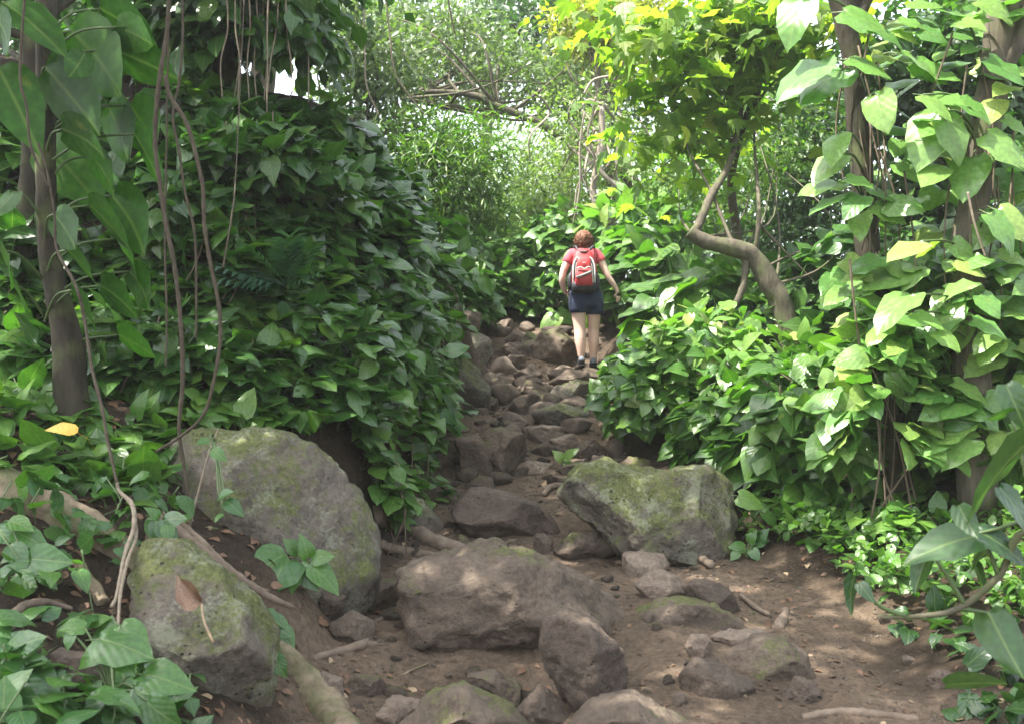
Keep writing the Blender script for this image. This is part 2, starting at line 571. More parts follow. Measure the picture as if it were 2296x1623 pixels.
def soilmat():
    m, n, l, out = newmat('trail_soil')
    p = n.new('ShaderNodeBsdfPrincipled')
    tc = n.new('ShaderNodeTexCoord')

    def noise(sc, det=6, ro=.65):
        z = n.new('ShaderNodeTexNoise')
        z.inputs['Scale'].default_value = sc
        z.inputs['Detail'].default_value = det
        z.inputs['Roughness'].default_value = ro
        l.new(tc.outputs['Object'], z.inputs['Vector'])
        return z.outputs[0]
    r = ramp(n, [(.3, (.088, .066, .047)), (.5, (.145, .108, .077)), (.72, (.21, .16, .118))])
    l.new(noise(1.6), r.inputs[0])
    f = ramp(n, [(.3, (.62, .6, .58)), (.72, (1.3, 1.28, 1.25))])
    l.new(noise(28), f.inputs[0])
    base = mixc(n, l, 1.0, r.outputs[0], f.outputs[0], 'MULTIPLY')
    # humus away from the trodden path
    at_ = n.new('ShaderNodeAttribute')
    at_.attribute_name = 'rnd'
    base = mixc(n, l, at_.outputs['Fac'], base, mixc(n, l, 1.0, (.042, .031, .021), f.outputs[0], 'MULTIPLY'))
    l.new(base, p.inputs['Base Color'])
    p.inputs['Roughness'].default_value = .92
    p.inputs['Specular IOR Level'].default_value = .15
    bm = n.new('ShaderNodeBump')
    bm.inputs['Strength'].default_value = 1.0
    bm.inputs['Distance'].default_value = .05
    l.new(mathn(n, l, 'ADD', noise(20), mathn(n, l, 'MULTIPLY', noise(90, 4), .3)), bm.inputs['Height'])
    l.new(bm.outputs[0], p.inputs['Normal'])
    l.new(p.outputs[0], out.inputs[0])
    return m


M['soil'] = soilmat()

# ------------------------------------------------------------------ ground: one sheet to the horizon
gx = np.concatenate([-np.geomspace(300, 5.2, 40), np.arange(-5, 4.01, .035), np.geomspace(4.2, 300, 40)])
gy = np.concatenate([np.linspace(-80, 1.5, 14), np.arange(1.8, 18.01, .045), np.geomspace(18.3, 600, 50)])
GX, GY = np.meshgrid(gx, gy)
GZ = H(GX, GY)
nx, ny = len(gx), len(gy)
ii = (np.arange(ny - 1)[:, None] * nx + np.arange(nx - 1)[None]).ravel()
humus = np.clip(np.maximum((np.interp(GY, *XL) - GX), (GX - np.interp(GY, *XR))) / .35 + .3 + .5 * vnoise(np.stack([GX * 3, GY * 3, 0 * GX], -1), 4), 0, 1)
humus = np.where(GY > 16.5, 1, humus)
me = mesh_np('ground', np.stack([GX, GY, GZ], -1).reshape(-1, 3), np.stack([ii, ii + 1, ii + nx + 1, ii + nx], -1), rnd=humus.ravel(), mats=(M['soil'],))
tag(obj('ground', me), kind='structure', label='brown trodden earth trail climbing between leafy banks')

# ------------------------------------------------------------------ leaf shapes


def leaf_template(outer, midy, fold=.25, droop=.3, wave=.03, petiole=True, side=.0, seed=0):
    V, U = [], []
    rr = np.random.default_rng(seed)
    for i, ((w, y), my) in enumerate(zip(outer, midy)):
        for k, sx in enumerate((-1, -.5, 0, .5, 1)):
            a = abs(sx)
            x = w * sx
            yy = my * (1 - a) + y * a
            z = fold * abs(x) - droop * max(yy, 0) ** 2 - .55 * fold * (abs(x) ** 2) / .4 + wave * math.sin(yy * 11 + sx * 2.3 + seed) * a + side * x
            V.append((x, yy, z))
            U.append((.5 + .5 * w * sx / .5 * .98, yy * .5 + .25))
    T = []
    n = len(outer)
    for i in range(n - 1):
        for k in range(4):
            a, b, c, d = i * 5 + k, i * 5 + k + 1, i * 5 + k + 6, i * 5 + k + 5
            if i > 0: T.append((a, b, c))
            if i < n - 2: T.append((a, c, d))
            elif i == n - 2: pass
    # close the tip row with its first triangle and the base row with its second
    mi = [0] * len(T)
    if petiole:
        o = len(V)
        for (y, z, r) in ((0.02, 0.0, .012), (-.28, -.12, .014), (-.5, -.5, .016)):
            for a in range(3):
                V.append((r * math.cos(a * 2.094), y + r * .5 * math.sin(a * 2.094), z + r * math.sin(a * 2.094)))
                U.append((.5, .2))
        for s in range(2):
            for a in range(3):
                p, q = o + s * 3 + a, o + s * 3 + (a + 1) % 3
                T += [(p, q, q + 3), (p, q + 3, p + 3)]
                mi += [1, 1]
    return np.array(V), np.array(T), np.array(U), np.array(mi)


HEART = [(0, .03), (.21, -.09), (.37, .06), (.43, .29), (.38, .54), (.2, .81), (0, 1.07)]
HMID = [0, .02, .12, .27, .52, .8, 1.06]
OVAL = [(0, 0), (.18, .04), (.32, .17), (.37, .36), (.32, .58), (.17, .82), (0, 1.05)]
OMID = [0, .06, .18, .36, .58, .83, 1.05]
LANCE = [(0, 0), (.08, .08), (.13, .22), (.145, .4), (.12, .62), (.06, .85), (0, 1.05)]
LMID = [0, .09, .23, .4, .62, .86, 1.05]
BROAD = [(0, .04), (.22, -.09), (.37, .03), (.41, .25), (.37, .52), (.22, .8), (0, 1.05)]
LONG = [(0, .02), (.16, -.05), (.27, .06), (.32, .26), (.29, .52), (.17, .8), (0, 1.06)]
TMPL = {
    'heart': [leaf_template(HEART, HMID, f, d, w, True, s, i) for i, (f, d, w, s) in enumerate([(-.22, .3, .03, 0), (.18, .4, .05, .1), (-.35, .2, .03, -.08), (.28, .5, .04, .05)])],
    'broad': [leaf_template(BROAD, HMID, f, d, w, True, s, i + 9) for i, (f, d, w, s) in enumerate([(-.25, .25, .035, 0), (.15, .35, .05, .1), (-.1, .15, .06, -.1)])],
    'long': [leaf_template(LONG, HMID, f, d, w, False, s, i + 19) for i, (f, d, w, s) in enumerate([(.25, .2, .02, 0), (.15, .3, .03, .1), (.4, .12, .02, -.1)])],
    'oval': [leaf_template(OVAL, OMID, f, d, w, True, s, i + 4) for i, (f, d, w, s) in enumerate([(.3, .2, .02, 0), (.2, .45, .03, .1), (.45, .1, .02, -.1)])],
    'lance': [leaf_template(LANCE, LMID, f, d, w, False, s, i + 4) for i, (f, d, w, s) in enumerate([(.3, .25, .01, 0), (.2, .6, .02, .1)])],
}


def lobed_template(seed):
    # five-lobed blade (kukui-like): fan from the petiole joint
    tips = [(-100, .42), (-62, .62), (-52, .40), (-28, .72), (-16, .55), (0, 1.05), (16, .55), (28, .72), (52, .40), (62, .62), (100, .42)]
    V, U = [(0, 0, 0)], [(.5, .25)]
    for k, (a, r) in enumerate(tips):
        x, y = r * math.sin(math.radians(a)), r * math.cos(math.radians(a)) + .1
        V.append((x, y, -.3 * r * r + .05 * math.sin(k * 2.3 + seed)))
        U.append((.5 + x * .5, .25 + y * .5))
    T = [(0, k + 1, k) for k in range(1, len(tips))]
    return np.array(V), np.array(T), np.array(U), np.zeros(len(T), int)


TMPL['lobed'] = [lobed_template(0), lobed_template(2)]
SMALL_V = np.array([(0, 0, 0), (-.22, .42, .05), (0, .5, -.04), (.22, .42, .05), (0, 1, -.2)])
SMALL_T = np.array([(0, 2, 1), (1, 2, 4), (0, 3, 2), (2, 3, 4)])
THIN_V = SMALL_V * np.array([.5, 1.25, 1])
ROUND_V = SMALL_V * np.array([1.55, .9, 1])

_leafmesh = {}


def leafmesh(kind, vi, mat):
    k = (kind, vi, mat)
    if k not in _leafmesh:
        V, T, U, mi = TMPL[kind][vi]
        _leafmesh[k] = mesh_np('leaf', V, T, U, None, mi, (M[mat], M['petiole']))
    return _leafmesh[k]


def norm(v):
    return v / (np.linalg.norm(v, axis=-1, keepdims=True) + 1e-9)


def frames(tip, nor):
    Y = norm(tip)
    X = norm(np.cross(Y, nor))
    Z = np.cross(X, Y)
    return np.stack([X, Y, Z], -1)      # columns


def stuff_leaves(name, V0, T0, pos, R, size, mats, parent, origin, U0=None, mi0=None, kind='stuff'):
    n, k = len(pos), len(V0)
    V = np.einsum('nij,kj->nki', R, V0) * size[:, None, None] + pos[:, None]
    T = (T0[None] + (np.arange(n) * k)[:, None, None]).reshape(-1, 3)
    rnd = np.repeat(RNG.random(n), k)
    uv = np.tile(U0, (n, 1)) if U0 is not None else None
    mi = np.tile(mi0, n) if mi0 is not None else None
    me = mesh_np(name, V.reshape(-1, 3) - np.asarray(origin), T, uv, rnd, mi, mats)
    o = obj(name, me, parent)
    if kind: o['kind'] = kind
    return o


def put_leaves(plant, kind, mat, pos, tip, nor, size, nparts=300):
    """the leaves that show largest become parts, the rest one part of kind stuff"""
    if len(pos) == 0: return
    base = np.array(plant.location)
    R = frames(tip, nor)
    dist = np.linalg.norm(pos - EYE, axis=1)
    scr = rays_px(pos)
    inview = (scr[:, 0] > -20) & (scr[:, 0] < 1044) & (scr[:, 1] > -20) & (scr[:, 1] < 740)
    order = np.argsort(-(size / dist) * np.where(inview, 1, .01) * (1 + .0 * dist))
    nv = len(TMPL[kind])
    for idx in order[:nparts]:
        me = leafmesh(kind, int(idx) % nv, mat)
        o = bpy.data.objects.new('leaf', me)
        o.parent = plant
        mt = Matrix(R[idx].tolist()).to_4x4() @ Matrix.Scale(float(size[idx]), 4)
        mt.translation = Vector(pos[idx] - base)
        o.matrix_basis = mt
        COL.objects.link(o)
    rest = order[nparts:]
    if len(rest):
        V, T, U, mi = TMPL[kind][0]
        stuff_leaves('leaf_mass', V, T, pos[rest], R[rest], size[rest], (M[mat], M['petiole']), plant, base, U, mi)


def rays_px(p):
    d = p - EYE
    fw = d[:, 1] * _cp + d[:, 2] * _sp
    up = -d[:, 1] * _sp + d[:, 2] * _cp
    fw = np.maximum(fw, .05)
    return np.stack([W / 2 + d[:, 0] / fw * F, HH / 2 - up / fw * F], -1)


def in_poly(px, py, poly):
    poly = np.asarray(poly, float)
    x, y = np.asarray(px), np.asarray(py)
    c = np.zeros(len(x), bool)
    j = len(poly) - 1
    for i in range(len(poly)):
        xi, yi = poly[i]
        xj, yj = poly[j]
        c ^= ((yi > y) != (yj > y)) & (x < (xj - xi) * (y - yi) / (yj - yi + 1e-9) + xi)
        j = i
    return c


def rand_poly(poly, n):
    poly = np.asarray(poly, float)
    lo, hi = poly.min(0), poly.max(0)
    out = np.zeros((0, 2))
    while len(out) < n:
        p = lo + (hi - lo) * RNG.random((n * 2, 2))
        out = np.vstack([out, p[in_poly(p[:, 0], p[:, 1], poly)]])
    return out[:n]


def slope_leaves(poly, n, smin, smax, lump=.25, upw=.55, tipz=-.5, gap=-.25, seed=0, dmax=18, lift=.04):
    """leaves growing over the sloping ground; poly marks where (2296 wide)"""
    q = rand_poly(poly, n)
    D = gdepth(q[:, 0], q[:, 1])
    ok = ~np.isnan(D) & (D < dmax)
    q, D = q[ok], D[ok]
    g = at(q[:, 0], q[:, 1], D)
    nz = fbm(g * 2.2, seed, 3)
    keep = nz > gap - RNG.random(len(g)) * .3
    g, nz = g[keep], nz[keep]
    sn = Hn(g[:, 0], g[:, 1])
    hor = sn * np.array([1, 1, .35])
    pos = g + norm(hor) * (lift + lump * np.clip(nz + .35, 0, 1.2) * RNG.random(len(g)) ** .5)[:, None]
    J = RNG.normal(size=g.shape)
    nor = norm((upw + .35) * np.array([0, 0, 1]) + .4 * sn + np.array([0, -.12, 0]) + .3 * J)
    tip = norm(hor + np.array([0, 0, tipz * .7]) + .6 * RNG.normal(size=g.shape))
    size = (smin + (smax - smin) * RNG.beta(1.3, 1.6, len(g)) * 1.15) * (1 - .15 * RNG.random(len(g)))
    return pos, tip, nor, size


def dome_leaves(c, r, n, smin, smax, seed=0, tipz=-.35, upw=.6, lump=.25, front=.85):
    c, r = np.asarray(c, float), np.asarray(r, float)
    d = norm(RNG.normal(size=(n * 3, 3)))
    d = d[(d[:, 2] > -.35)]
    w = np.clip(.5 - d[:, 1] * front * .5 + .15, .08, 1)
    d = d[RNG.random(len(d)) < w][:n]
    nz = fbm(d * 2.3 + c, seed, 3)
    keep = nz > -.45
    d, nz = d[keep], nz[keep]
    pos = c + d * r * (1 + lump * nz - .25 * RNG.random(len(d)) ** 2)[:, None]
    hor = d * np.array([1, 1, .3])
    nor = norm(upw * np.array([0, 0, 1]) + .45 * d + np.array([0, -.15, 0]) + .3 * RNG.normal(size=d.shape))
    tip = norm(hor + np.array([0, 0, tipz]) + .5 * RNG.normal(size=d.shape))
    size = RNG.uniform(smin, smax, len(d))
    return pos, tip, nor, size


def cat(*a):
    return [np.concatenate(x) for x in zip(*a)]


def stems_down(plant, pos, n, r=.006, mat='stem', name='stem', length=.7):
    """hanging woody strands under the leaves, each a part"""
    idx = RNG.choice(len(pos), min(n, len(pos)), replace=False)
    for i in idx:
        p = pos[i]
        L = length * RNG.uniform(.5, 1.3)
        z0 = max(float(H(p[0], p[1] - .05)) - .02, p[2] - L)
        a = RNG.normal(size=3) * .05
        pts = [p + np.array([0, .04, .08]), p + a + np.array([0, 0, (z0 - p[2]) * .45]), np.array([p[0] + a[1] * 2, p[1] - .02, z0])]
        tube_obj(name, pts, [r, r * .9, r * .7], M[mat], plant, seg=5, n=10)


# ------------------------------------------------------------------ rocks
_ico = {}


def ico(sub):
    if sub not in _ico:
        bm = bmesh.new()
        bmesh.ops.create_icosphere(bm, subdivisions=sub, radius=1)
        bm.verts.ensure_lookup_table()
        V = np.array([v.co[:] for v in bm.verts])
        T = np.array([[v.index for v in f.verts] for f in bm.faces])
        bm.free()
        _ico[sub] = (V, T)
    return _ico[sub]


def vnormals(V, T):
    fn = np.cross(V[T[:, 1]] - V[T[:, 0]], V[T[:, 2]] - V[T[:, 0]])
    N = np.zeros_like(V)
    for k in range(3):
        np.add.at(N, T[:, k], fn)
    return norm(N)


def rock_shape(V0, T, ext, clips, nclip, rough, seed, fine=1.0, cut=(.62, .88)):
    V = V0.copy()
    rs = np.random.default_rng(seed)
    allc = [(norm(np.array(c[:3], float)), c[3]) for c in clips]
    for _ in range(nclip):
        a = rs.uniform(-1, 1)
        nn = norm(np.array([a, -rs.uniform(.35, 1), rs.uniform(-.7, .9)]))
        allc.append((nn, rs.uniform(*cut)))
    for nn, fr in allc:
        dt = V @ nn
        lim = fr * dt.max()
        over = dt - lim
        sft = ext * .035
        # soft clip keeps worn, rounded edges
        V = V - np.where(over > -sft, np.where(over > sft, over, (over + sft) ** 2 / (4 * sft)), 0)[:, None] * nn * .96
    N = vnormals(V, T)
    p = V / ext
    d = rough * ext * (.55 * fbm(p * 1.6 + seed, seed, 3) + .34 * fine * fbm(p * 5 + seed, seed + 5, 4, .6))
    # chips and worn ledges
    rd = 1 - np.abs(vnoise(p * 3.1 + seed * 1.7, seed + 8))
    d -= rough * ext * .55 * fine * np.clip(rd - .86, 0, 1) * 4 * .5
    return V + N * d[:, None]


def rock(label, outline, mat='rock', D=None, depth=None, sub=4, n=2.6, clips=(), nclip=3, rough=.07, seed=0, group=None, sink=.06, name='boulder', cat_='rock', dshift=.3, fine=1.0, cut=(.62, .88)):
    P = np.asarray(outline, float)
    lo, hi = P.min(0), P.max(0)
    c = (lo + hi) / 2
    if D is None:
        b = P[P[:, 1].argmax()]
        g = gdepth(b[0], min(b[1], 1800))[0]
        D = (g if not np.isnan(g) else 6.0)
        wid = (hi[0] - lo[0]) * mperpx(D)
        depth = depth or wid * .8
        D = D + dshift * depth
    wid = (hi[0] - lo[0]) * mperpx(D)
    depth = depth or wid * .8
    O = at(c[0], c[1], D)
    L = np.stack([(P[:, 0] - c[0]), -(P[:, 1] - c[1])], -1) * mperpx(D)
    zmin = L[:, 1].min()
    L[:, 1] = np.where(L[:, 1] < zmin * .5, L[:, 1] - sink, L[:, 1])
    # radius of the outline by angle
    th = np.linspace(-math.pi, math.pi, 241)[:-1]
    dx, dz = np.cos(th), np.sin(th)
    rad = np.zeros(240)
    A, B = L, np.roll(L, -1, 0)
    for a, b in zip(A, B):
        e = b - a
        den = dx * e[1] - dz * e[0]
        den = np.where(abs(den) < 1e-9, 1e-9, den)
        t = (a[0] * e[1] - a[1] * e[0]) / den
        u = (a[0] * dz - a[1] * dx) / den
        hit = (t > 0) & (u >= -1e-6) & (u <= 1 + 1e-6)
        rad = np.where(hit & (t > rad), t, rad)
    kern = np.array([1, 2, 3, 2, 1.]) / 9
    rad = np.convolve(np.concatenate([rad[-2:], rad, rad[:2]]), kern, 'valid')
    S, T = ico(sub)
    ang = np.arctan2(S[:, 2], S[:, 0])
    rr = np.interp(ang, np.append(th, math.pi), np.append(rad, rad[0]))
    cc = np.hypot(S[:, 0], S[:, 2])
    ss = np.abs(S[:, 1])
    k = (cc ** n + ss ** n) ** (-1 / n)
    V = np.stack([rr * np.cos(ang) * cc * k, depth / 2 * S[:, 1] * k, rr * np.sin(ang) * cc * k], -1)
    ext = max(wid, .05) * .5
    V = rock_shape(V, T, ext, clips, nclip, rough, seed, fine, cut)
    zb = V[:, 2].min()
    me = mesh_np(name, V - np.array([0, 0, zb]), T, mats=(M[mat],))
    o = obj(name, me, None, O + np.array([0, 0, zb]))
    tag(o, label, cat_, group)
    return o


# ------------------------------------------------------------------ the big rocks of the trail
rock('long pitted brown boulder across the middle of the lower trail', [(893, 1275), (925, 1254), (1040, 1246), (1100, 1228), (1160, 1243), (1250, 1268), (1320, 1298), (1390, 1360), (1428, 1395), (1437, 1440), (1400, 1462), (1330, 1450), (1180, 1455), (1060, 1468), (980, 1452), (912, 1430), (903, 1350)],
     'rock', depth=.75, sub=6, n=4.0, clips=[(-.08, -.5, .86, .74), (.1, -.7, -.72, .62), (-.1, -1, .12, .85)], nclip=3, rough=.085, seed=4, dshift=.4, cut=(.78, .93), fine=1.4)
rock('upright lumpy rock leaning on the front of the long boulder', [(1222, 1392), (1270, 1368), (1320, 1380), (1352, 1420), (1402, 1462), (1408, 1510), (1388, 1565), (1338, 1592), (1280, 1578), (1232, 1525), (1214, 1450)],
     'rock_dark', depth=.42, sub=5, n=2.3, clips=[(-.5, -.8, .2, .7)], nclip=3, rough=.16, seed=8, dshift=.2)
rock('dark wedge shaped boulder with a deep shadowed hollow beneath', [(1008, 1140), (1050, 1098), (1130, 1103), (1205, 1130), (1245, 1168), (1268, 1196), (1235, 1204), (1150, 1218), (1080, 1192), (1010, 1158)],
     'rock_dark', depth=.7, sub=5, n=2.8, clips=[(.1, -.7, -.7, .55), (-.1, -.65, .75, .6), (.75, -.5, .4, .75)], nclip=1, rough=.085, seed=5)
rock('large block of rock covered in green moss beside the right bank', [(1252, 1100), (1300, 1050), (1350, 1038), (1450, 1052), (1590, 1054), (1632, 1090), (1648, 1180), (1638, 1255), (1540, 1248), (1400, 1225), (1330, 1185), (1270, 1140)],
     'rock_moss', depth=.9, sub=6, n=3.0, clips=[(-.12, -.85, .5, .62), (-.6, -.6, -.3, .7)], nclip=3, rough=.11, seed=6, cut=(.74, .92))
rock('big rounded grey boulder below the leafy left bank', [(375, 985), (430, 962), (490, 966), (600, 968), (680, 998), (740, 1038), (790, 1100), (822, 1160), (845, 1240), (842, 1295), (770, 1330), (640, 1345), (480, 1310), (400, 1210), (372, 1070)],
     'rock_green', D=6.0, depth=.95, sub=6, n=3.4, sink=.15, clips=[(.5, -.75, .3, .66), (-.5, -.75, .3, .68), (.1, -.5, .85, .8)], nclip=4, rough=.08, seed=21, cut=(.74, .92), fine=1.2)
rock('mossy green slab of rock at the lower left holding a dead leaf', [(298, 1212), (380, 1218), (470, 1268), (560, 1348), (612, 1440), (622, 1490), (602, 1545), (595, 1578), (520, 1588), (400, 1562), (345, 1542), (328, 1450), (298, 1380), (288, 1290)],
     'rock_moss', depth=.7, sub=6, n=3.0, clips=[(.12, -.66, .74, .5), (.3, -.8, -.5, .72)], nclip=4, rough=.08, seed=12, cut=(.74, .92), fine=1.2)

MID = [
    ('squat brown rock in front of the mossy block', [(1238, 1232), (1290, 1195), (1350, 1186), (1380, 1215), (1376, 1252), (1300, 1258)], 'rock', 4, 2.8),
    ('small round stone between the dark wedge and the squat rock', [(1196, 1232), (1200, 1196), (1222, 1194), (1240, 1215), (1235, 1238), (1215, 1245)], 'rock', 3, 2.4),
    ('flat pale slab at the foot of the mossy block', [(1395, 1240), (1440, 1234), (1492, 1245), (1500, 1275), (1440, 1292), (1402, 1280)], 'rock_pale', 4, 3),
    ('low rounded stone just right of the long boulder', [(1420, 1310), (1470, 1275), (1520, 1290), (1540, 1325), (1480, 1345)], 'rock_pale', 4, 2.3),
    ('broad low bedrock hump right of the long boulder', [(1412, 1372), (1500, 1338), (1600, 1348), (1682, 1402), (1650, 1424), (1450, 1414)], 'rock', 5, 2.6),
    ('dark humped rock on top of the bedrock, right of centre', [(1528, 1312), (1560, 1296), (1640, 1318), (1668, 1362), (1620, 1372), (1545, 1340)], 'rock_dark', 4, 2.6),
    ('pale round cobble like a ball on the lower trail', [(1536, 1450), (1550, 1422), (1580, 1420), (1602, 1445), (1595, 1475), (1560, 1484)], 'rock_pale', 4, 2.1),
    ('sloping brown rock beside the bare dirt on the right', [(1628, 1472), (1690, 1428), (1760, 1428), (1802, 1468), (1834, 1522), (1740, 1516), (1660, 1500)], 'rock', 5, 2.6),
    ('jagged pitted rock below the pale round cobble', [(1518, 1522), (1560, 1478), (1622, 1488), (1692, 1530), (1692, 1565), (1600, 1558), (1540, 1550)], 'rock_dark', 5, 2.4),
    ('pointed dark stone alone in the dirt near the bottom right', [(1736, 1568), (1790, 1518), (1830, 1528), (1854, 1568), (1800, 1578)], 'rock_dark', 4, 2.3),
    ('flat buried stone between the cobble and the sloping rock', [(1590, 1430), (1640, 1412), (1730, 1418), (1720, 1440), (1640, 1446)], 'rock_pale', 4, 2.6),
    ('wide brown rock cut by the bottom edge left of centre', [(880, 1640), (960, 1556), (1042, 1538), (1130, 1588), (1192, 1640), (1100, 1680), (950, 1690)], 'rock', 5, 2.6),
    ('oval grey rock half hidden behind the wide rock at the bottom', [(1046, 1514), (1110, 1503), (1172, 1540), (1165, 1585), (1090, 1586), (1040, 1545)], 'rock', 4, 2.3),
    ('small dark wedge rock at the bottom below the upright lumpy rock', [(1152, 1596), (1210, 1538), (1262, 1570), (1286, 1608), (1200, 1622)], 'rock_dark', 4, 2.6),
    ('broad rock spreading along the bottom edge right of centre', [(1270, 1640), (1330, 1572), (1420, 1558), (1482, 1590), (1580, 1640), (1500, 1690), (1330, 1690)], 'rock', 5, 2.4),
    ('brown wedge rock against the left end of the long boulder', [(772, 1332), (830, 1298), (892, 1296), (898, 1348), (840, 1368)], 'rock', 4, 2.8),
    ('small rock tucked at the foot of the big left boulder', [(700, 1330), (740, 1312), (775, 1335), (770, 1362), (720, 1366)], 'rock_dark', 4, 2.4),
    ('half buried rock in the dirt left of the forked root', [(735, 1400), (790, 1368), (840, 1395), (835, 1430), (770, 1436)], 'rock', 4, 2.4),
    ('low brown stone half sunk below the forked root', [(760, 1540), (800, 1512), (860, 1520), (870, 1548), (800, 1560)], 'rock', 4, 2.3),
    ('smooth round stone near the thick root at the bottom left', [(690, 1540), (720, 1505), (765, 1520), (775, 1560), (730, 1575)], 'rock_pale', 4, 2.3),
    ('pale hump of stone emerging at the bottom beside the root', [(840, 1600), (880, 1560), (940, 1568), (950, 1600), (890, 1625)], 'rock_pale', 4, 2.3),
    ('upright flat faced slab standing on the middle trail', [(1018, 982), (1072, 974), (1094, 1008), (1112, 1062), (1040, 1064), (1026, 1012)], 'rock', 4, 4),
    ('large rounded rock with a split behind the upright slab', [(1058, 970), (1120, 958), (1180, 978), (1198, 1015), (1192, 1042), (1122, 1068), (1088, 1040)], 'rock', 5, 2.4),
    ('brown oblong rock left of the upright slab', [(955, 992), (1000, 983), (1036, 1020), (1030, 1048), (985, 1034)], 'rock', 4, 2.5),
    ('flat brick shaped rock below the split rock', [(1150, 1040), (1190, 1034), (1238, 1038), (1240, 1056), (1165, 1062)], 'rock_pale', 4, 4),
    ('flat pale rock above the split rock', [(1172, 960), (1215, 951), (1264, 956), (1252, 985), (1190, 992)], 'rock_pale', 4, 3),
    ('angular pale rock on the right of the middle trail', [(1232, 984), (1288, 970), (1302, 1000), (1250, 1018)], 'rock_pale', 4, 3),
    ('brown rock under leaves at the right edge of the middle trail', [(1290, 1000), (1330, 985), (1365, 1005), (1350, 1028), (1300, 1030)], 'rock', 4, 2.4),
    ('long flat rock just behind the mossy block', [(1250, 1048), (1290, 1035), (1330, 1040), (1340, 1060), (1270, 1066)], 'rock', 4, 3),
    ('brown rock peeping out behind the top of the mossy block', [(1380, 1045), (1410, 1022), (1460, 1028), (1480, 1052), (1420, 1068)], 'rock', 4, 2.4),
    ('sloping rock beneath the mossy right hand rock', [(1195, 925), (1250, 903), (1322, 918), (1305, 952), (1220, 955)], 'rock_green', 4, 2.6),
    ('egg shaped stone standing in the middle of the steep trail', [(1138, 915), (1150, 892), (1172, 888), (1188, 912), (1178, 925), (1150, 926)], 'rock', 4, 2.2),
    ('square brown rock forming a step in the steep trail', [(1150, 870), (1180, 864), (1222, 866), (1227, 900), (1160, 900)], 'rock', 4, 3.5),
    ('lower left stone of the step below the angular dark rock', [(1098, 872), (1145, 862), (1152, 892), (1105, 898)], 'rock', 4, 3),
    ('mossy humped rock at the right edge of the steep trail', [(1222, 890), (1250, 862), (1292, 848), (1335, 860), (1325, 905), (1235, 910)], 'rock_green', 4, 2.5),
    ('angular dark rock perched in the middle of the steep trail', [(1148, 838), (1185, 820), (1216, 838), (1208, 866), (1168, 862)], 'rock_dark', 4, 2.8),
    ('low stone left of the angular dark rock', [(1100, 858), (1125, 842), (1158, 850), (1155, 870), (1108, 872)], 'rock', 3, 2.4),
    ('long flat rock just below the walking woman', [(1228, 858), (1270, 828), (1318, 832), (1328, 852), (1270, 868)], 'rock', 4, 2.6),
    ('small pale flat stone near the woman\'s raised heel', [(1235, 830), (1262, 816), (1290, 825), (1280, 842), (1240, 842)], 'rock_pale', 3, 2.6),
    ('largest rounded boulder left of the woman\'s feet', [(1188, 775), (1212, 742), (1250, 733), (1285, 760), (1306, 790), (1302, 818), (1235, 820), (1195, 806)], 'rock', 5, 2.4),
    ('dark oval rock below the stacked rocks at the top of the trail', [(1118, 815), (1145, 795), (1180, 798), (1176, 824), (1125, 830)], 'rock_dark', 4, 2.2),
    ('wide rounded rock in the upper stack', [(1105, 790), (1140, 766), (1176, 776), (1184, 800), (1118, 806)], 'rock', 4, 2.2),
    ('dark mossy boulder on the left of the upper stack', [(1022, 775), (1055, 744), (1098, 756), (1108, 788), (1085, 824), (1040, 814)], 'rock_green', 4, 2.4),
    ('rounded brown stone at the top of the upper stack', [(1132, 760), (1150, 740), (1174, 744), (1178, 768), (1140, 772)], 'rock', 4, 2.2),
    ('mossy stone between the stack and the largest rounded boulder', [(1166, 772), (1178, 744), (1200, 746), (1208, 772), (1185, 782)], 'rock_green', 4, 2.3),
    ('mossy boulder buried in the foot of the left bank', [(985, 805), (1030, 790), (1070, 825), (1102, 872), (1098, 915), (1050, 925), (1000, 890)], 'rock_green', 5, 2.5),
    ('flat brown rock at the very top of the visible trail', [(1080, 745), (1110, 728), (1150, 735), (1145, 752), (1095, 756)], 'rock', 3, 2.8),
    ('dark rock under ferns where the trail disappears', [(1015, 720), (1045, 696), (1080, 700), (1075, 728), (1030, 732)], 'rock_dark', 3, 2.6),
    ('small mossy rock on the left edge above the dark wedge', [(880, 1150), (905, 1105), (945, 1115), (985, 1165), (1000, 1195), (930, 1200)], 'rock_green', 4, 2.5),
    ('small knobbly stone beside the smooth grey root', [(1018, 1215), (1032, 1195), (1050, 1205), (1058, 1235), (1030, 1240)], 'rock', 3, 2.3),
    ('blunt brown stone sitting in the dirt before the upright slab', [(1050, 1082), (1075, 1062), (1105, 1072), (1110, 1090), (1070, 1094)], 'rock', 3, 2.3),
    ('brown rock in the shade near the bottom right corner', [(2080, 1520), (2110, 1500), (2150, 1510), (2160, 1545), (2100, 1550)], 'rock_dark', 4, 2.3),
    ('dark stone half buried behind the pale hump at the lower left', [(60, 1500), (120, 1455), (200, 1470), (240, 1520), (160, 1560), (80, 1550)], 'rock_dark', 4, 2.4),
]
for i, (lb, ol, mt, sb, nn) in enumerate(MID):
    rock(lb, ol, mt, sub=sb + (1 if sb < 5 else 0), n=nn, nclip=4, rough=.1, seed=40 + i * 3, sink=.05, name='rock')

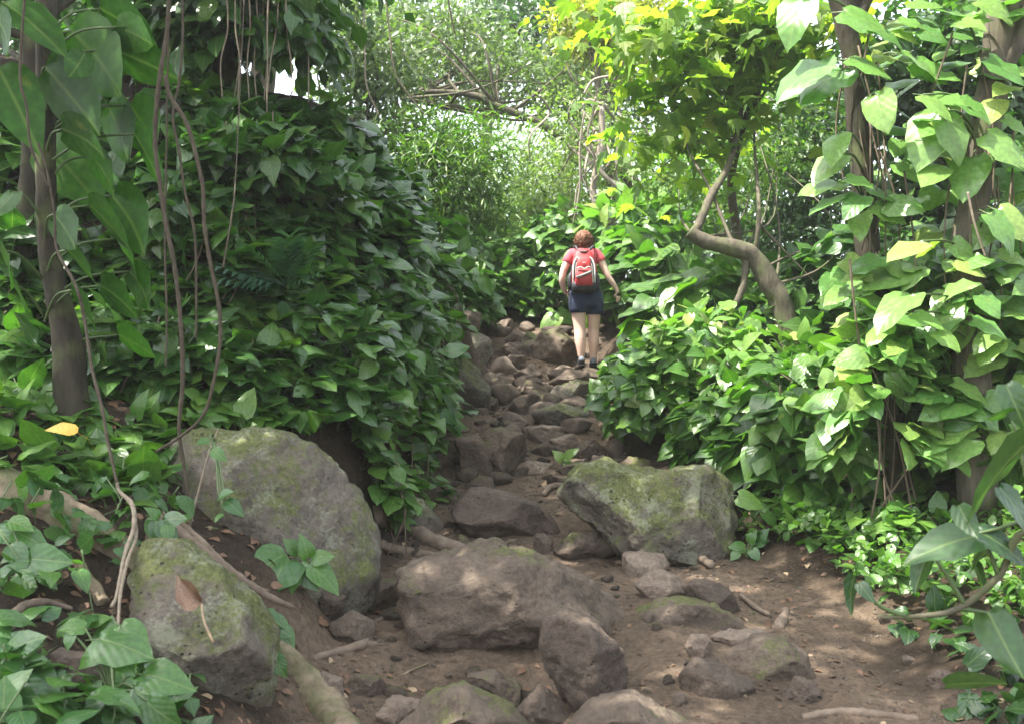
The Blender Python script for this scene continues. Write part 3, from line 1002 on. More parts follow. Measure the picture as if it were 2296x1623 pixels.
# ------------------------------------------------------------------ small stones of the trail
proto_stones = []
for v in range(8):
    S, T = ico(3)
    rs = np.random.default_rng(200 + v)
    V = S * np.array([1, rs.uniform(.65, 1), rs.uniform(.4, .75)])
    V = V - 0
    for _ in range(10):
        nn = norm(rs.normal(size=3))
        dt = V @ nn
        lim = rs.uniform(.5, .8) * dt.max()
        V = V - np.clip(dt - lim, 0, None)[:, None] * nn
    V = V + vnormals(V, T) * (.07 * fbm(V * 2 + v * 5, v, 3))[:, None]
    proto_stones.append([mesh_np('stone', V, T, mats=(M[m],)) for m in ('rock', 'rock_pale', 'rock_dark')])


def inside_path(x, y, m=.0):
    return (x > np.interp(y, *XL) + m) & (x < np.interp(y, *XR) - m)


zones = [(4.2, 6.3, 70, 'small brown stone lying loose on the lower trail', 'loose stones on the lower trail', (.025, .085)),
         (6.3, 9.0, 75, 'small stone lying loose on the dirt below the upright slab', 'loose stones on the middle trail', (.03, .09)),
         (9.0, 11.2, 60, 'loose stone between the rocks of the steep trail', 'loose stones on the steep trail', (.06, .2)),
         (11.2, 15.5, 60, 'loose stone among the boulders at the top of the trail', 'loose stones at the trail top', (.09, .27))]
for (y0, y1, cnt, lb, gp, (s0, s1)) in zones:
    k = 0
    while k < cnt:
        y = RNG.uniform(y0, y1)
        x = RNG.uniform(np.interp(y, *XL) - .1, np.interp(y, *XR) + .1)
        if y < 7 and x > .95 and RNG.random() < .75: continue
        s = s0 + (s1 - s0) * RNG.random() ** 2
        o = obj('stone', proto_stones[int(RNG.integers(8))][int(RNG.choice(3, p=[.55, .3, .15]))])
        o.scale = (s, s * RNG.uniform(.8, 1.2), s * RNG.uniform(.8, 1.1))
        o.rotation_euler = (RNG.normal() * .2, RNG.normal() * .2, RNG.uniform(0, 6.28))
        o.location = (x, y, float(H(x, y)) + s * .12)
        tag(o, lb, 'stone', gp)
        k += 1

# gravel and leaf litter: nobody could count it
n = 17000
gy_ = RNG.uniform(3.8, 14, n)
gx_ = RNG.uniform(np.interp(gy_, *XL) - .2, np.interp(gy_, *XR) + .15)
cl = vnoise(np.stack([gx_ * 2, gy_ * 2, 0 * gx_], -1), 31)
kp = cl > -.05 - .5 * RNG.random(n)
gx_, gy_ = gx_[kp], gy_[kp]
S1, T1 = ico(1)
S1 = S1 * np.array([1, .8, .55]) * (1 + .2 * RNG.normal(size=(len(S1), 1)))
pos = np.stack([gx_, gy_, H(gx_, gy_)], -1)
gravel_o = stuff_leaves('gravel', S1, T1, pos, frames(RNG.normal(size=pos.shape), np.array([0, 0, 1.]) + .4 * RNG.normal(size=pos.shape)),
                        .004 + .016 * RNG.random(len(pos)) ** 3 * np.clip(gy_ / 7, .8, 1.6), (M['rock'],), None, (0, 0, 0))
tag(gravel_o, 'fine brown gravel scattered over the earth trail', 'gravel')


def litter(name, n, xr, yr, mat, smin, smax, label):
    y = RNG.uniform(*yr, n)
    x = RNG.uniform(xr[0], xr[1], n)
    p = np.stack([x, y, H(x, y) + .006], -1)
    sn = Hn(x, y)
    V, T, U, mi = TMPL['oval'][1]
    mk = mi == 0
    o = stuff_leaves(name, V[:35], T[mk], p, frames(RNG.normal(size=p.shape) * np.array([1, 1, .1]), norm(sn + .16 * RNG.normal(size=p.shape))),
                     RNG.uniform(smin, smax, n), (M[mat],), None, (0, 0, 0), U[:35])
    tag(o, label, 'leaf litter')


litter('leaf_litter', 900, (-3.0, -.7), (3.6, 6.4), 'dead', .03, .07, 'brown dead leaves littering the soil around the lower left slab')
litter('leaf_litter', 420, (-.9, 2.4), (3.9, 7.0), 'dead', .02, .055, 'small brown dead leaves scattered over the lower trail dirt')
litter('leaf_litter', 160, (-1.5, 2.6), (3.9, 8.0), 'dead_pale', .02, .055, 'small pale dry leaves scattered over the trail')


def ground_pts(pts, lift=0.0):
    """points on the ground seen at 2296-wide positions"""
    P = np.asarray(pts, float)
    D = gdepth(P[:, 0], P[:, 1])
    q = at(P[:, 0], P[:, 1], D)
    q[:, 2] += lift
    return q


# ------------------------------------------------------------------ roots and sticks
def root(label, pts, rpx, mat='root_brown', D=None, lift=0.0, name='tree_root', cat_='root', seg=12, wob=.22):
    P = np.asarray(pts, float)
    if D is None:
        q = ground_pts(P, lift)
    else:
        q = at(P[:, 0], P[:, 1], np.asarray(D, float) + np.zeros(len(P)))
    r = np.asarray(rpx, float) * mperpx(float(np.mean(q[:, 1])))
    o = tube_obj(name, q, list(np.atleast_1d(r)) if np.ndim(r) else float(r), M[mat], seg=seg, wob=wob, seed=len(label), n=len(P) * 9)
    return tag(o, label, cat_)


root('pale tan buttress root catching sun at the left edge', [(-60, 1080), (20, 1110), (110, 1145), (190, 1190), (270, 1245), (330, 1300)], [55, 50, 46, 42, 32, 14], 'root', lift=.02, seg=16)
root('thick tan root running down to the bottom edge beside the mossy slab', [(610, 1440), (650, 1490), (685, 1540), (740, 1600), (800, 1680)], [18, 32, 42, 44, 40], 'root', lift=.0, seg=14)
root('smooth grey root behind the long boulder, reaching the big left boulder', [(840, 1165), (900, 1190), (960, 1218), (1030, 1240), (1090, 1252)], [20, 22, 19, 16, 8], 'root_brown', lift=.03)
root('thin dark root under the smooth grey root', [(850, 1225), (900, 1240), (960, 1250), (1020, 1262)], [11, 12, 10, 6], lift=.02)
root('forked brown root lying in the hollow left of the long boulder', [(700, 1480), (770, 1462), (815, 1445), (835, 1410), (860, 1385)], [9, 10, 11, 9, 5], lift=.01)
root('short branch of root crossing the hollow left of the long boulder', [(815, 1445), (850, 1448), (880, 1455)], [8, 6, 3], lift=.01)
root('long straight root slanting along the soil left of the big boulder base', [(300, 1120), (380, 1180), (450, 1240), (530, 1300), (610, 1350), (660, 1370)], [12, 12, 11, 10, 8, 5], lift=.02)
root('thinner root beside the long straight root', [(400, 1180), (450, 1225), (500, 1275), (560, 1322), (600, 1338)], [7, 8, 7, 6, 4], lift=.03)
root('short fat pale stick below the pale buttress root', [(180, 1280), (205, 1320), (232, 1362)], [13, 15, 15], 'root', lift=.02, name='stick', cat_='stick')
root('twisted brown root in the lower left soil', [(10, 1425), (40, 1398), (80, 1388), (120, 1395)], [12, 13, 11, 8], lift=.02)
root('second twisted root under the lower left leaves', [(20, 1400), (60, 1370), (110, 1365), (160, 1380)], [9, 9, 8, 5], lift=.03)
root('brown stick lying left of the upright slab', [(930, 1052), (970, 1045), (1015, 1036)], [7, 9, 10], lift=.02, name='stick', cat_='stick')
root('thin stick on the ground above the oblong rock', [(940, 960), (985, 966), (1050, 968)], [4, 5, 5], lift=.02, name='stick', cat_='stick')
root('arched root hooking out beside the dark humped rock', [(1490, 1272), (1520, 1258), (1560, 1256), (1595, 1275)], [9, 11, 11, 8], lift=.03)
root('small stump of root in the dirt right of the bedrock hump', [(1745, 1410), (1756, 1390), (1762, 1372)], [14, 12, 10], lift=.01)
root('thin root lying below the dark humped rock', [(1660, 1340), (1690, 1365), (1725, 1385)], [5, 6, 4], lift=.02)
root('hooked root reaching from behind the mossy block', [(1220, 1115), (1232, 1100), (1252, 1095), (1270, 1096)], [6, 7, 7, 5], lift=.03)
root('long root along the bottom edge under the dirt path', [(1800, 1612), (1880, 1600), (1960, 1605), (2060, 1618)], [9, 11, 10, 9], lift=.01)
for i, (a, b) in enumerate([((1690, 1500), (1760, 1510)), ((1130, 1222), (1165, 1210)), ((880, 1530), (960, 1490))]):
    root(['thin dry twig on the dirt near the sloping rock', 'pale splinter of wood under the dark wedge boulder', 'thin twig in the hollow below the long boulder'][i], [a, ((a[0] + b[0]) / 2, (a[1] + b[1]) / 2 - 3), b], [3, 3, 2], 'root', lift=.01, name='twig', cat_='twig', seg=6)

# ------------------------------------------------------------------ the dead leaf on the slab and single fallen leaves


def single_leaf(name, label, base, tip, w, D, mat, kind='oval', nor=(0, -.6, .8), cat_='leaf', on_ground=False):
    a, b = at(base[0], base[1], D), at(tip[0], tip[1], D)
    s = np.linalg.norm(b - a)
    V, T, U, mi = TMPL[kind][1]
    me = mesh_np(name, V, T, U, None, mi, (M[mat], M[mat]))
    R = frames((b - a)[None], np.asarray(nor, float)[None])[0]
    o = obj(name, me)
    mt = Matrix(R.tolist()).to_4x4() @ Matrix.Diagonal((s * w, s, s, 1))
    mt.translation = Vector(a)
    o.matrix_world = mt
    return tag(o, label, cat_)


def finger(chain, r, seg=6):
    return tube_np(chain, r, seg=seg, n=len(chain) * 3)


TMPL['curl'] = [leaf_template(OVAL, OMID, 1.5, .5, .08, False, .2, 3)] * 2
dsl = gdepth(450, 1590)[0]
dt = thing('dead_leaf', 'curled reddish brown dead leaf with long stalk on the mossy slab', 'dead leaf', at(452, 1352, dsl + .03))
o = single_leaf('blade', None, (452, 1352), (384, 1298), 1.0, dsl + .03, 'dead', 'curl', (-.75, -.45, .55), None)
mb = o.matrix_world.copy()
o.parent = dt
o.matrix_basis = Matrix.Translation(-dt.location) @ mb
tube_obj('stalk', [at(452, 1352, dsl + .03), at(458, 1392, dsl - .02), at(478, 1438, dsl - .06)], [.005, .005, .006], M['dead_pale'], dt, seg=6, n=10)
single_leaf('yellow_leaf', 'long orange yellow fading leaf among the left slope leaves', (175, 968), (100, 940), .55, 5.3, 'yellow_leaf', 'oval', (0, -.7, .7), 'leaf')
gl = gdepth(1110, 1600)[0]
single_leaf('dead_leaf', 'pale curled leaf on the dirt beside the right hand path', (1875, 1500), (1845, 1490), 1.2, gdepth(1860, 1495)[0], 'dead_pale', 'oval', (0, -.2, 1), 'dead leaf')

# ------------------------------------------------------------------ plants of the left bank


def vine(name, label, cat_, base_px, D=None, group=None):
    if D is None:
        D = gdepth(*base_px)[0]
    p = at(base_px[0], base_px[1], D)
    p[2] = float(H(p[0], p[1]))
    return thing(name, label, cat_, p, group)


G1 = 'creeping vines on the left bank'
pl = vine('creeping_vine', 'big leaved creeper cascading over the crest of the left bank', 'vine', (750, 600), group=G1)
L = slope_leaves([(430, 215), (560, 225), (700, 250), (800, 310), (900, 400), (945, 480), (985, 600), (960, 690), (860, 640), (760, 560), (560, 520), (430, 420)], 1500, .14, .24, .45, seed=1, gap=-.75)
put_leaves(pl, 'heart', 'pothos', *L, nparts=300)
stems_down(pl, L[0], 40)
pl = vine('creeping_vine', 'dense creeper hanging down the middle of the left bank', 'vine', (700, 780), group=G1)
L = slope_leaves([(180, 420), (430, 420), (560, 520), (760, 560), (860, 640), (930, 720), (930, 900), (840, 980), (700, 950), (480, 900), (200, 880)], 1900, .13, .22, .42, seed=2, gap=-.7)
put_leaves(pl, 'heart', 'pothos', *L, nparts=300)
stems_down(pl, L[0], 45)
pl = vine('creeping_vine', 'creeper trailing down the bank edge right above the trail', 'vine', (930, 950), group=G1)
L = slope_leaves([(840, 640), (985, 610), (1010, 700), (1000, 800), (960, 900), (950, 960), (930, 1080), (900, 1160), (830, 1160), (790, 1060), (770, 960), (800, 800)], 800, .10, .19, .25, seed=3, gap=-.5)
put_leaves(pl, 'heart', 'bank', *L, nparts=260)
stems_down(pl, L[0], 30, .005)
pl = vine('creeping_vine', 'loose creeper with glossy leaves on the slope above the big boulder', 'vine', (420, 940), group=G1)
L = slope_leaves([(150, 850), (480, 880), (760, 960), (640, 965), (470, 960), (400, 980), (330, 1120), (160, 1080)], 330, .10, .18, .12, seed=4, gap=-.6)
put_leaves(pl, 'heart', 'bank', *L, nparts=200)
pl = vine('creeping_vine', 'tangle of creeper leaves around the foot of the left trunk', 'vine', (60, 960), group=G1)
L = slope_leaves([(-60, 780), (180, 850), (240, 980), (330, 1080), (280, 1140), (120, 1100), (-60, 1060)], 190, .12, .22, .15, seed=5, gap=-.7)
put_leaves(pl, 'heart', 'bank', *L, nparts=160)
pl = vine('creeping_vine', 'shaded wild creeper filling the dark slope behind the left trunk', 'vine', (60, 700), group=G1)
L = slope_leaves([(-120, 250), (430, 230), (430, 430), (180, 430), (180, 860), (-120, 800)], 700, .15, .25, .35, seed=6, gap=-.7)
put_leaves(pl, 'heart', 'pothos', *L, nparts=220)
stems_down(pl, L[0], 30)
pl = vine('small_leaved_creeper', 'small leaved ground creeper along the left edge of the upper trail', 'vine', (960, 900), group=G1)
L = slope_leaves([(900, 820), (1000, 790), (1010, 860), (1000, 940), (940, 960), (930, 900)], 420, .05, .09, .12, seed=7)
put_leaves(pl, 'oval', 'bank', *L, nparts=120)

# sprigs in the lower left foreground and on the rocks
G2 = 'young creeper sprigs near the trail'


def sprig(label, base, D, leaves, mat='sprig', kind='heart', name='creeper_sprig', base_on_ground=True, stems=True, cat_='sprig'):
    p = at(base[0], base[1], D)
    t = thing(name, label, cat_, p, G2)
    pos, tip, nor, size = [], [], [], []
    for (bx, by, tx, ty, dz) in leaves:
        ga, gb = gdepth([bx, tx], [by, ty])
        da = min(D + dz, (ga if ga == ga else 99) - .05)
        a, b = at(bx, by, da), at(tx, ty, min(da - .04, (gb if gb == gb else 99) - .06))
        v = b - a
        pos.append(a); tip.append(v); size.append(np.linalg.norm(v) * 1.0)
        nor.append(np.array([RNG.normal() * .25, -.75 + RNG.normal() * .15, .65 + RNG.normal() * .15]))
        if stems:
            tube_obj('stem', [p, (p + a) / 2 + np.array([0, 0, .03]), a], [.006, .005, .004], M['petiole'], t, seg=5, n=9)
    put_leaves(t, kind, mat, np.array(pos), np.array(tip), np.array(nor), np.array(size), 300)
    return t


sprig('sprig of upright leaves growing in front of the big left boulder', (665, 1318), gdepth(665, 1318)[0],
      [(640, 1240, 580, 1268, 0), (648, 1252, 600, 1300, 0), (670, 1235, 640, 1208, .02), (690, 1248, 685, 1205, 0), (700, 1250, 740, 1240, 0), (700, 1270, 762, 1312, -.03), (680, 1275, 712, 1318, -.03), (650, 1262, 640, 1318, -.02), (690, 1260, 660, 1290, -.03)])
sprig('bright young shoot beside the pale buttress root', (340, 1215), 5.0,
      [(350, 1165, 345, 1208, -.03), (360, 1175, 395, 1208, -.03), (365, 1165, 410, 1155, 0), (355, 1160, 338, 1135, 0), (375, 1175, 378, 1210, -.04)])
sprig('shoot hanging off the tip of the mossy slab', (610, 1500), gdepth(600, 1560)[0] - .05,
      [(600, 1478, 598, 1520, -.02), (612, 1470, 636, 1512, -.02), (606, 1476, 588, 1480, 0)])
sprig('leafy shoot between the slab and the dirt hollow', (600, 1400), gdepth(640, 1420)[0] - .05,
      [(578, 1362, 560, 1345, 0), (585, 1372, 632, 1388, -.02), (600, 1385, 650, 1420, -.02), (608, 1400, 622, 1448, -.03), (622, 1405, 658, 1452, -.03)])
DF = 3.9
sprig('cluster of glossy leaves in the lower left corner', (60, 1600), DF,
      [(20, 1455, 80, 1420, 0), (10, 1470, 66, 1440, 0), (30, 1490, 130, 1550, -.05), (0, 1500, 45, 1560, -.05), (30, 1530, 110, 1570, -.05), (0, 1560, 60, 1630, -.1), (90, 1560, 180, 1600, -.02), (10, 1440, 80, 1480, .05), (60, 1590, 170, 1620, -.03)], 'sprig')
sprig('spray of leaves across the lower left foreground', (250, 1560), DF,
      [(160, 1415, 145, 1450, .03), (190, 1405, 140, 1400, .05), (220, 1430, 335, 1455, 0), (240, 1450, 170, 1480, 0), (260, 1470, 300, 1500, 0), (320, 1510, 420, 1525, 0), (300, 1540, 390, 1590, -.05), (210, 1530, 215, 1570, -.02), (230, 1560, 320, 1575, -.04), (330, 1570, 390, 1630, -.08), (270, 1400, 330, 1450, .05), (150, 1510, 100, 1540, 0), (210, 1590, 290, 1610, -.05)], 'sprig')
sprig('small leafy vine on the soil under the pale buttress root', (70, 1330), gdepth(70, 1330)[0],
      [(20, 1165, 70, 1180, .1), (30, 1190, 100, 1210, .1), (20, 1220, 60, 1270, .05), (60, 1250, 150, 1255, .05), (90, 1285, 120, 1305, 0), (30, 1290, 80, 1310, 0), (-10, 1180, 30, 1215, .1), (70, 1300, 20, 1325, 0), (40, 1240, 0, 1260, .05)], 'sprig', 'oval')
sprig('thin trailing shoot hanging over the top of the big left boulder', (480, 985), gdepth(470, 1240)[0] + .1,
      [(470, 985, 440, 990, -.2), (475, 1005, 500, 1025, -.25), (490, 1115, 520, 1098, -.3), (500, 1150, 480, 1165, -.3), (505, 1120, 540, 1145, -.3)], 'sprig', 'oval')
sprig('pair of round pale leaves at the right edge of the middle trail', (1265, 1055), gdepth(1265, 1050)[0] - .05,
      [(1265, 1025, 1290, 1000, 0), (1262, 1030, 1245, 1010, 0), (1268, 1035, 1290, 1045, 0)], 'pothos_sunlit')
sprig('round leaf shoot on the right of the steep trail', (1370, 960), gdepth(1370, 960)[0] - .1,
      [(1385, 930, 1400, 970, 0), (1372, 925, 1345, 930, 0), (1395, 925, 1425, 935, 0), (1375, 945, 1360, 985, 0)], 'pothos_sunlit')
sprig('large pale leaf pair low beside the woman\'s legs', (1240, 720), gdepth(1240, 735)[0],
      [(1245, 705, 1210, 730, 0), (1250, 700, 1290, 720, 0), (1240, 695, 1225, 690, 0), (1255, 710, 1240, 735, -.05)], 'pothos_sunlit', 'broad')
sprig('small sprig at the lower right corner of the mossy block', (1675, 1250), gdepth(1675, 1250)[0],
      [(1670, 1225, 1640, 1220, 0), (1680, 1215, 1690, 1190, 0), (1690, 1220, 1720, 1205, 0), (1685, 1230, 1700, 1250, -.03), (1655, 1235, 1640, 1250, -.03), (1700, 1215, 1715, 1185, 0)])
sprig('single broad leaf drooping right of the mossy block', (1690, 1160), gdepth(1680, 1240)[0],
      [(1655, 1110, 1712, 1130, -.1), (1715, 1150, 1745, 1175, 0)], 'bank', 'broad')

pl = vine('creeping_vine', 'glossy creeper leaves scattered over the lower left corner soil', 'vine', (150, 1580), group=G1)
L = slope_leaves([(-60, 1390), (200, 1400), (330, 1470), (430, 1560), (430, 1660), (-60, 1660)], 95, .09, .16, .22, seed=14, gap=-1.2, lift=.05)
put_leaves(pl, 'heart', 'sprig', *L, nparts=120)
stems_down(pl, L[0], 14, .004, 'petiole')
pl = vine('creeping_vine', 'creeper shoots round the pale buttress root at the left edge', 'vine', (100, 1320), group=G1)
L = slope_leaves([(-60, 1080), (330, 1060), (420, 1180), (280, 1230), (200, 1330), (-60, 1370)], 90, .07, .13, .2, seed=15, gap=-1.2, lift=.05)
put_leaves(pl, 'heart', 'sprig', *L, nparts=120)
stems_down(pl, L[0], 12, .004, 'petiole')

# big backlit leaves climbing the left trunk
TL = 6.0
t = thing('climbing_vine', 'huge backlit leaves climbing the dark trunk at the upper left', 'vine', at(120, 900, TL), 'climbing big leaf vines')
BIG = [(5, 5, 146, 88, .45), (-5, 150, 78, 302, .6), (225, 20, 365, 95, .0), (262, 60, 362, 98, .2), (160, 70, 320, 215, .0), (250, 110, 412, 170, .1), (240, 235, 316, 365, -.1), (290, 235, 382, 350, 0), (108, 328, 228, 458, -.35),
       (205, 350, 280, 432, -.1), (250, 438, 366, 566, -.1), (200, 460, 306, 552, 0), (262, 535, 338, 632, -.1), (290, 608, 368, 688, 0), (100, 150, 240, 300, .3), (130, 200, 252, 244, .2), (140, 290, 268, 332, .3), (265, 750, 356, 792, -.1), (225, 640, 330, 700, .2),
       (30, 430, -20, 520, .2), (150, 560, 220, 620, .3), (160, 650, 240, 730, .25), (-10, 40, 60, 120, .7), (30, 640, 70, 700, .4), (0, 560, 50, 640, .5), (190, 120, 150, 190, .5), (300, 300, 380, 420, .3), (120, 480, 190, 560, .4)]
pos, tip, nor, size = [], [], [], []
for k, (bx, by, tx, ty, dd) in enumerate(BIG):
    a, b = at(bx, by, TL - dd * .6), at(tx, ty, TL - dd * .6 - .12)
    pos.append(a); tip.append(b - a); size.append(np.linalg.norm(b - a))
    nor.append(np.array([.25 + RNG.normal() * .2, -.6 if k in (0, 1, 8) else .75 + RNG.normal() * .25, .55]))
    tr = at(100, by + 70, TL)
    tube_obj('petiole', [tr, (tr + a) / 2 + np.array([0, -.03, .05]), a], [.009, .007, .006], M['petiole'], t, seg=6, n=10)
put_leaves(t, 'long', 'big', np.array(pos), np.array(tip), np.array(nor), np.array(size))

# blue-green lobed fern on the bank
fp = at(640, 640, gdepth(640, 640)[0] - .35)
t = thing('lobed_fern', 'blue green fern with fingered fronds on the middle of the left bank', 'fern', fp)
for k in range(13):
    a0 = RNG.uniform(-.3, 3.5)
    L0 = RNG.uniform(.28, .45)
    d = norm(np.array([math.cos(a0), -.7, .55 * math.sin(a0) + .1]))
    side = norm(np.cross(d, np.array([0, -.5, 1.])))
    parts = [tube_np([np.zeros(3), d * L0 * .5 + np.array([0, 0, .03]), d * L0 + np.array([0, 0, -.05])], [.006, .005, .003], seg=5, n=8)]
    for u in np.linspace(.3, 1, 6):
        for sg in (-1, 1):
            c = d * L0 * u
            v = norm(side * sg + d * .9) * (.16 * (1.15 - .6 * abs(u - .6)))
            nrm = np.cross(v, d)
            w = d * .016
            z = np.array([0, 0, -.03])
            parts.append((np.array([c - w * .6, c + w * .6, c + v * .55 + w, c + v * .55 - w, c + v + z]), np.array([(0, 1, 2), (0, 2, 3), (3, 2, 4)])))
    V, T = join_np(parts)
    o = obj('frond', mesh_np('frond', V, T, np.zeros((len(V), 2)) + .3, None, None, (M['fern'],)), t)

# ------------------------------------------------------------------ trees


def crown_leaves(lobes, n, size, clump=12, spread=.22, shell=.55, tipz=-.3, upw=.5):
    """leaf clumps through the lobes' volume: pos, frames, sizes"""
    lobes = np.asarray(lobes, float)
    vol = np.prod(lobes[:, 3:], axis=1)
    nc = max(1, n // clump)
    li = RNG.choice(len(lobes), nc, p=vol / vol.sum())
    d = norm(RNG.normal(size=(nc, 3)))
    rr = shell + (1 - shell) * RNG.random(nc) ** .6
    c = lobes[li, :3] + d * lobes[li, 3:] * rr[:, None] * (1 + .18 * vnoise(d * 2.5 + lobes[li, :3], 3))[:, None]
    m = nc * clump
    ci = np.repeat(np.arange(nc), clump)
    pos = c[ci] + RNG.normal(size=(m, 3)) * spread * np.array([1, 1, .55])
    out = d[ci]
    nor = norm(np.array([0, 0, upw]) + .3 * out + .45 * RNG.normal(size=(m, 3)))
    tip = norm(out * .6 + np.array([0, 0, tipz]) + .8 * RNG.normal(size=(m, 3)))
    return pos, tip, nor, RNG.uniform(.65, 1.25, m) * size, c


LEAFV = {'small': SMALL_V, 'thin': THIN_V, 'round': ROUND_V}


def tree(name, label, base, trunk_pts, trunk_r, lobes, n, size, mat, bark='bark', shape='small', nbranch=10, cat_='tree', group=None, spread=.25, clump=12, shell=.5, tipz=-.3, br=None, lowb=11):
    """trunk, limbs and crown of one tree; points are places in metres"""
    base = np.asarray(base, float)
    t = thing(name, label, cat_, base, group)
    if trunk_pts is not None:
        tube_obj('trunk', trunk_pts, trunk_r, M[bark], t, seg=10, wob=.1, seed=int(n) % 97, n=len(trunk_pts) * 8)
        top = np.asarray(trunk_pts[-1], float)
        rt = np.atleast_1d(trunk_r)[-1]
    else:
        top, rt = base, .02
    pos, tip, nor, sz, c = crown_leaves(lobes, n, size, clump, spread, shell, tipz)
    o = stuff_leaves('crown', LEAFV[shape], SMALL_T, pos, frames(tip, nor), sz, (M[mat],), t, base)
    idx = RNG.choice(len(c), min(nbranch, len(c)), replace=False)
    for i in idx:
        q = c[i]
        P0 = top if trunk_pts is None else np.asarray(catmull(trunk_pts, 20))[int(RNG.integers(lowb, 20))]
        mid = (P0 + q) / 2 + RNG.normal(size=3) * .12 * np.linalg.norm(q - P0)
        r0 = br or rt * .6
        tube_obj('branch', [P0, mid, q], [r0, r0 * .6, r0 * .25], M[bark], t, seg=6, n=12)
    return t


def lobe(px, py, rx, ry, D, rd=None):
    """a crown lobe centred at px,py with radii in 2296-wide pixels at depth D"""
    c = at(px, py, D)
    s = mperpx(D)
    return (*c, rx * s, rd or rx * s * .8, ry * s)


def gp(px, D):
    p = at(px, 800, D)
    return np.array([p[0], p[1], float(H(p[0], p[1])) - .05])


# the dark trunk in the left foreground, its unseen crown laid out to shade the trail
b = at(165, 900, TL)
b[2] = float(H(b[0], b[1])) - .1
tr = [b, at(150, 760, TL), at(122, 640, TL), at(105, 500, TL), at(103, 250, TL), at(105, 0, TL), at(115, -300, TL), (-2.6, 6.2, 7.0)]
SHADE_CROWN_L = [(-3.1, 3.7, 7.6, 1.6, 1.3, .6), (-2.9, 5.9, 7.9, 1.5, 1.3, .6), (-2.8, 8.0, 8.1, 1.1, 1.2, .5), (-1.5, 3.0, 7.6, 1.0, 1.0, .5), (-5.0, 3.3, 7.8, 1.4, 1.2, .6), (-5.2, 5.2, 8.2, 1.0, 1.0, .5)]
tree('left_tree', 'dark slender trunk in the left foreground wrapped by big leaves', b, tr, [.1, .08, .062, .055, .054, .054, .06, .06], SHADE_CROWN_L, 7000, .24, 'fol_dark', 'bark_dark', 'round', 14, spread=.35, lowb=18)
b = gp(40, 7.0)
tr = [b, at(40, 700, 7.0), at(55, 500, 7.0), at(70, 250, 7), at(60, 0, 7), at(40, -300, 7)]
tree('left_tree', 'darker trunk standing behind the left foreground trunk', b, tr, [.07, .06, .055, .05, .05, .05], [(-3.8, 7.3, 6.3, 1.2, 1.2, .8), (-4.6, 8.6, 5.4, 1.0, .8, .6)], 2400, .2, 'fol_dark', 'bark_dark', 'round', 10, spread=.3)


def liana(label, pts, rpx, D, mat='liana', name='liana', knob=.25, group='lianas hanging on the left'):
    P = np.asarray(pts, float)
    q = at(P[:, 0], P[:, 1], np.zeros(len(P)) + D)
    r = .72 * np.asarray(rpx, float) * mperpx(float(np.mean(D)))
    o = tube_obj(name, q, list(r) if np.ndim(r) else float(r), M[mat], seg=7, knob=knob, seed=len(label), n=len(P) * 14)
    return tag(o, label, 'liana', group)


liana('thick jointed liana falling from the top to the big left boulder', [(380, -60), (376, 60), (355, 200), (348, 320), (360, 420), (372, 500), (392, 600), (405, 720), (410, 850), (402, 960), (415, 1060), (422, 1125)], [7, 7, 7.5, 7, 7, 7, 7, 7, 7, 6, 6, 5], 5.5)
liana('liana splitting off the thick jointed one and slanting right', [(370, 170), (382, 215), (418, 275), (440, 350), (455, 420), (458, 500), (470, 580), (490, 680), (494, 760), (480, 850), (455, 930), (400, 980), (350, 1010)], [7, 7, 7, 6.5, 6, 6, 6, 6, 6, 5, 5, 5, 4], 5.45)
liana('bowed liana passing down in front of the left trunk', [(85, 320), (105, 380), (122, 480), (128, 560), (170, 640), (190, 720), (205, 820), (228, 910), (242, 990), (262, 1080)], [4, 4, 4, 4.5, 5, 5, 5, 5, 5, 4], [5.5, 5.5, 5.5, 5.5, 5.4, 5.4, 5.3, 5.2, 5.1, 5.0])
liana('thin straight liana between the left trunk and the jointed liana', [(380, -60), (372, 400), (370, 560), (374, 700), (372, 820)], [3, 3, 3, 3, 3], 5.6)
liana('thin liana to the right of the jointed one', [(408, -40), (410, 80), (402, 180), (388, 260), (402, 340), (415, 430), (436, 520), (440, 640), (440, 760)], [4, 4, 4, 4, 4, 4, 4, 4, 3], 5.7)
liana('pale liana leading down to the sunlit root', [(262, 1080), (268, 1100), (296, 1130), (300, 1180), (280, 1240), (262, 1330), (250, 1360)], [5, 6, 8, 7, 6, 5, 5], [5.0, 5.0, 4.95, 4.85, 4.75, 4.5, 4.45], 'liana_pale')
liana('second pale rope beside the sunlit root', [(300, 1150), (305, 1200), (285, 1260), (270, 1330), (265, 1400)], [5, 6, 6, 5, 4], [4.9, 4.85, 4.7, 4.5, 4.35], 'liana_pale')
liana('slanting thin stem leaning on the big left boulder', [(500, 600), (520, 480), (528, 400), (538, 200), (550, -60)], [2.5, 2.5, 2, 2, 2], [5.2, 5.3, 5.6, 6.2, 6.8])
liana('thin stem rising over the big left boulder', [(425, 1180), (445, 1100), (470, 1010), (490, 960)], [3.5, 3.5, 3.5, 3], 5.4, 'liana_pale')
liana('dark thin liana at the far left edge', [(60, -60), (45, 160), (60, 240), (70, 330), (110, 420)], [4, 4, 4, 4, 4], 4.9)
for k, (x0, x1, y1) in enumerate([(528, 530, 270), (556, 560, 245), (572, 578, 260), (590, 590, 255), (604, 598, 262), (626, 600, 210), (540, 520, 250), (690, 692, 230), (505, 500, 235), (640, 655, 190)]):
    liana('pale aerial root hanging over the crest of the left bank', [(x0, -50), (x0 + 6 * math.sin(k), 60), ((x0 + x1) / 2 + 8 * math.cos(k * 2), 140), (x1, y1)], [3, 2.6, 2.4, 2], 8.6 + .12 * (k % 4), 'liana_pale', 'aerial_root', .1, 'aerial roots over the left crest')

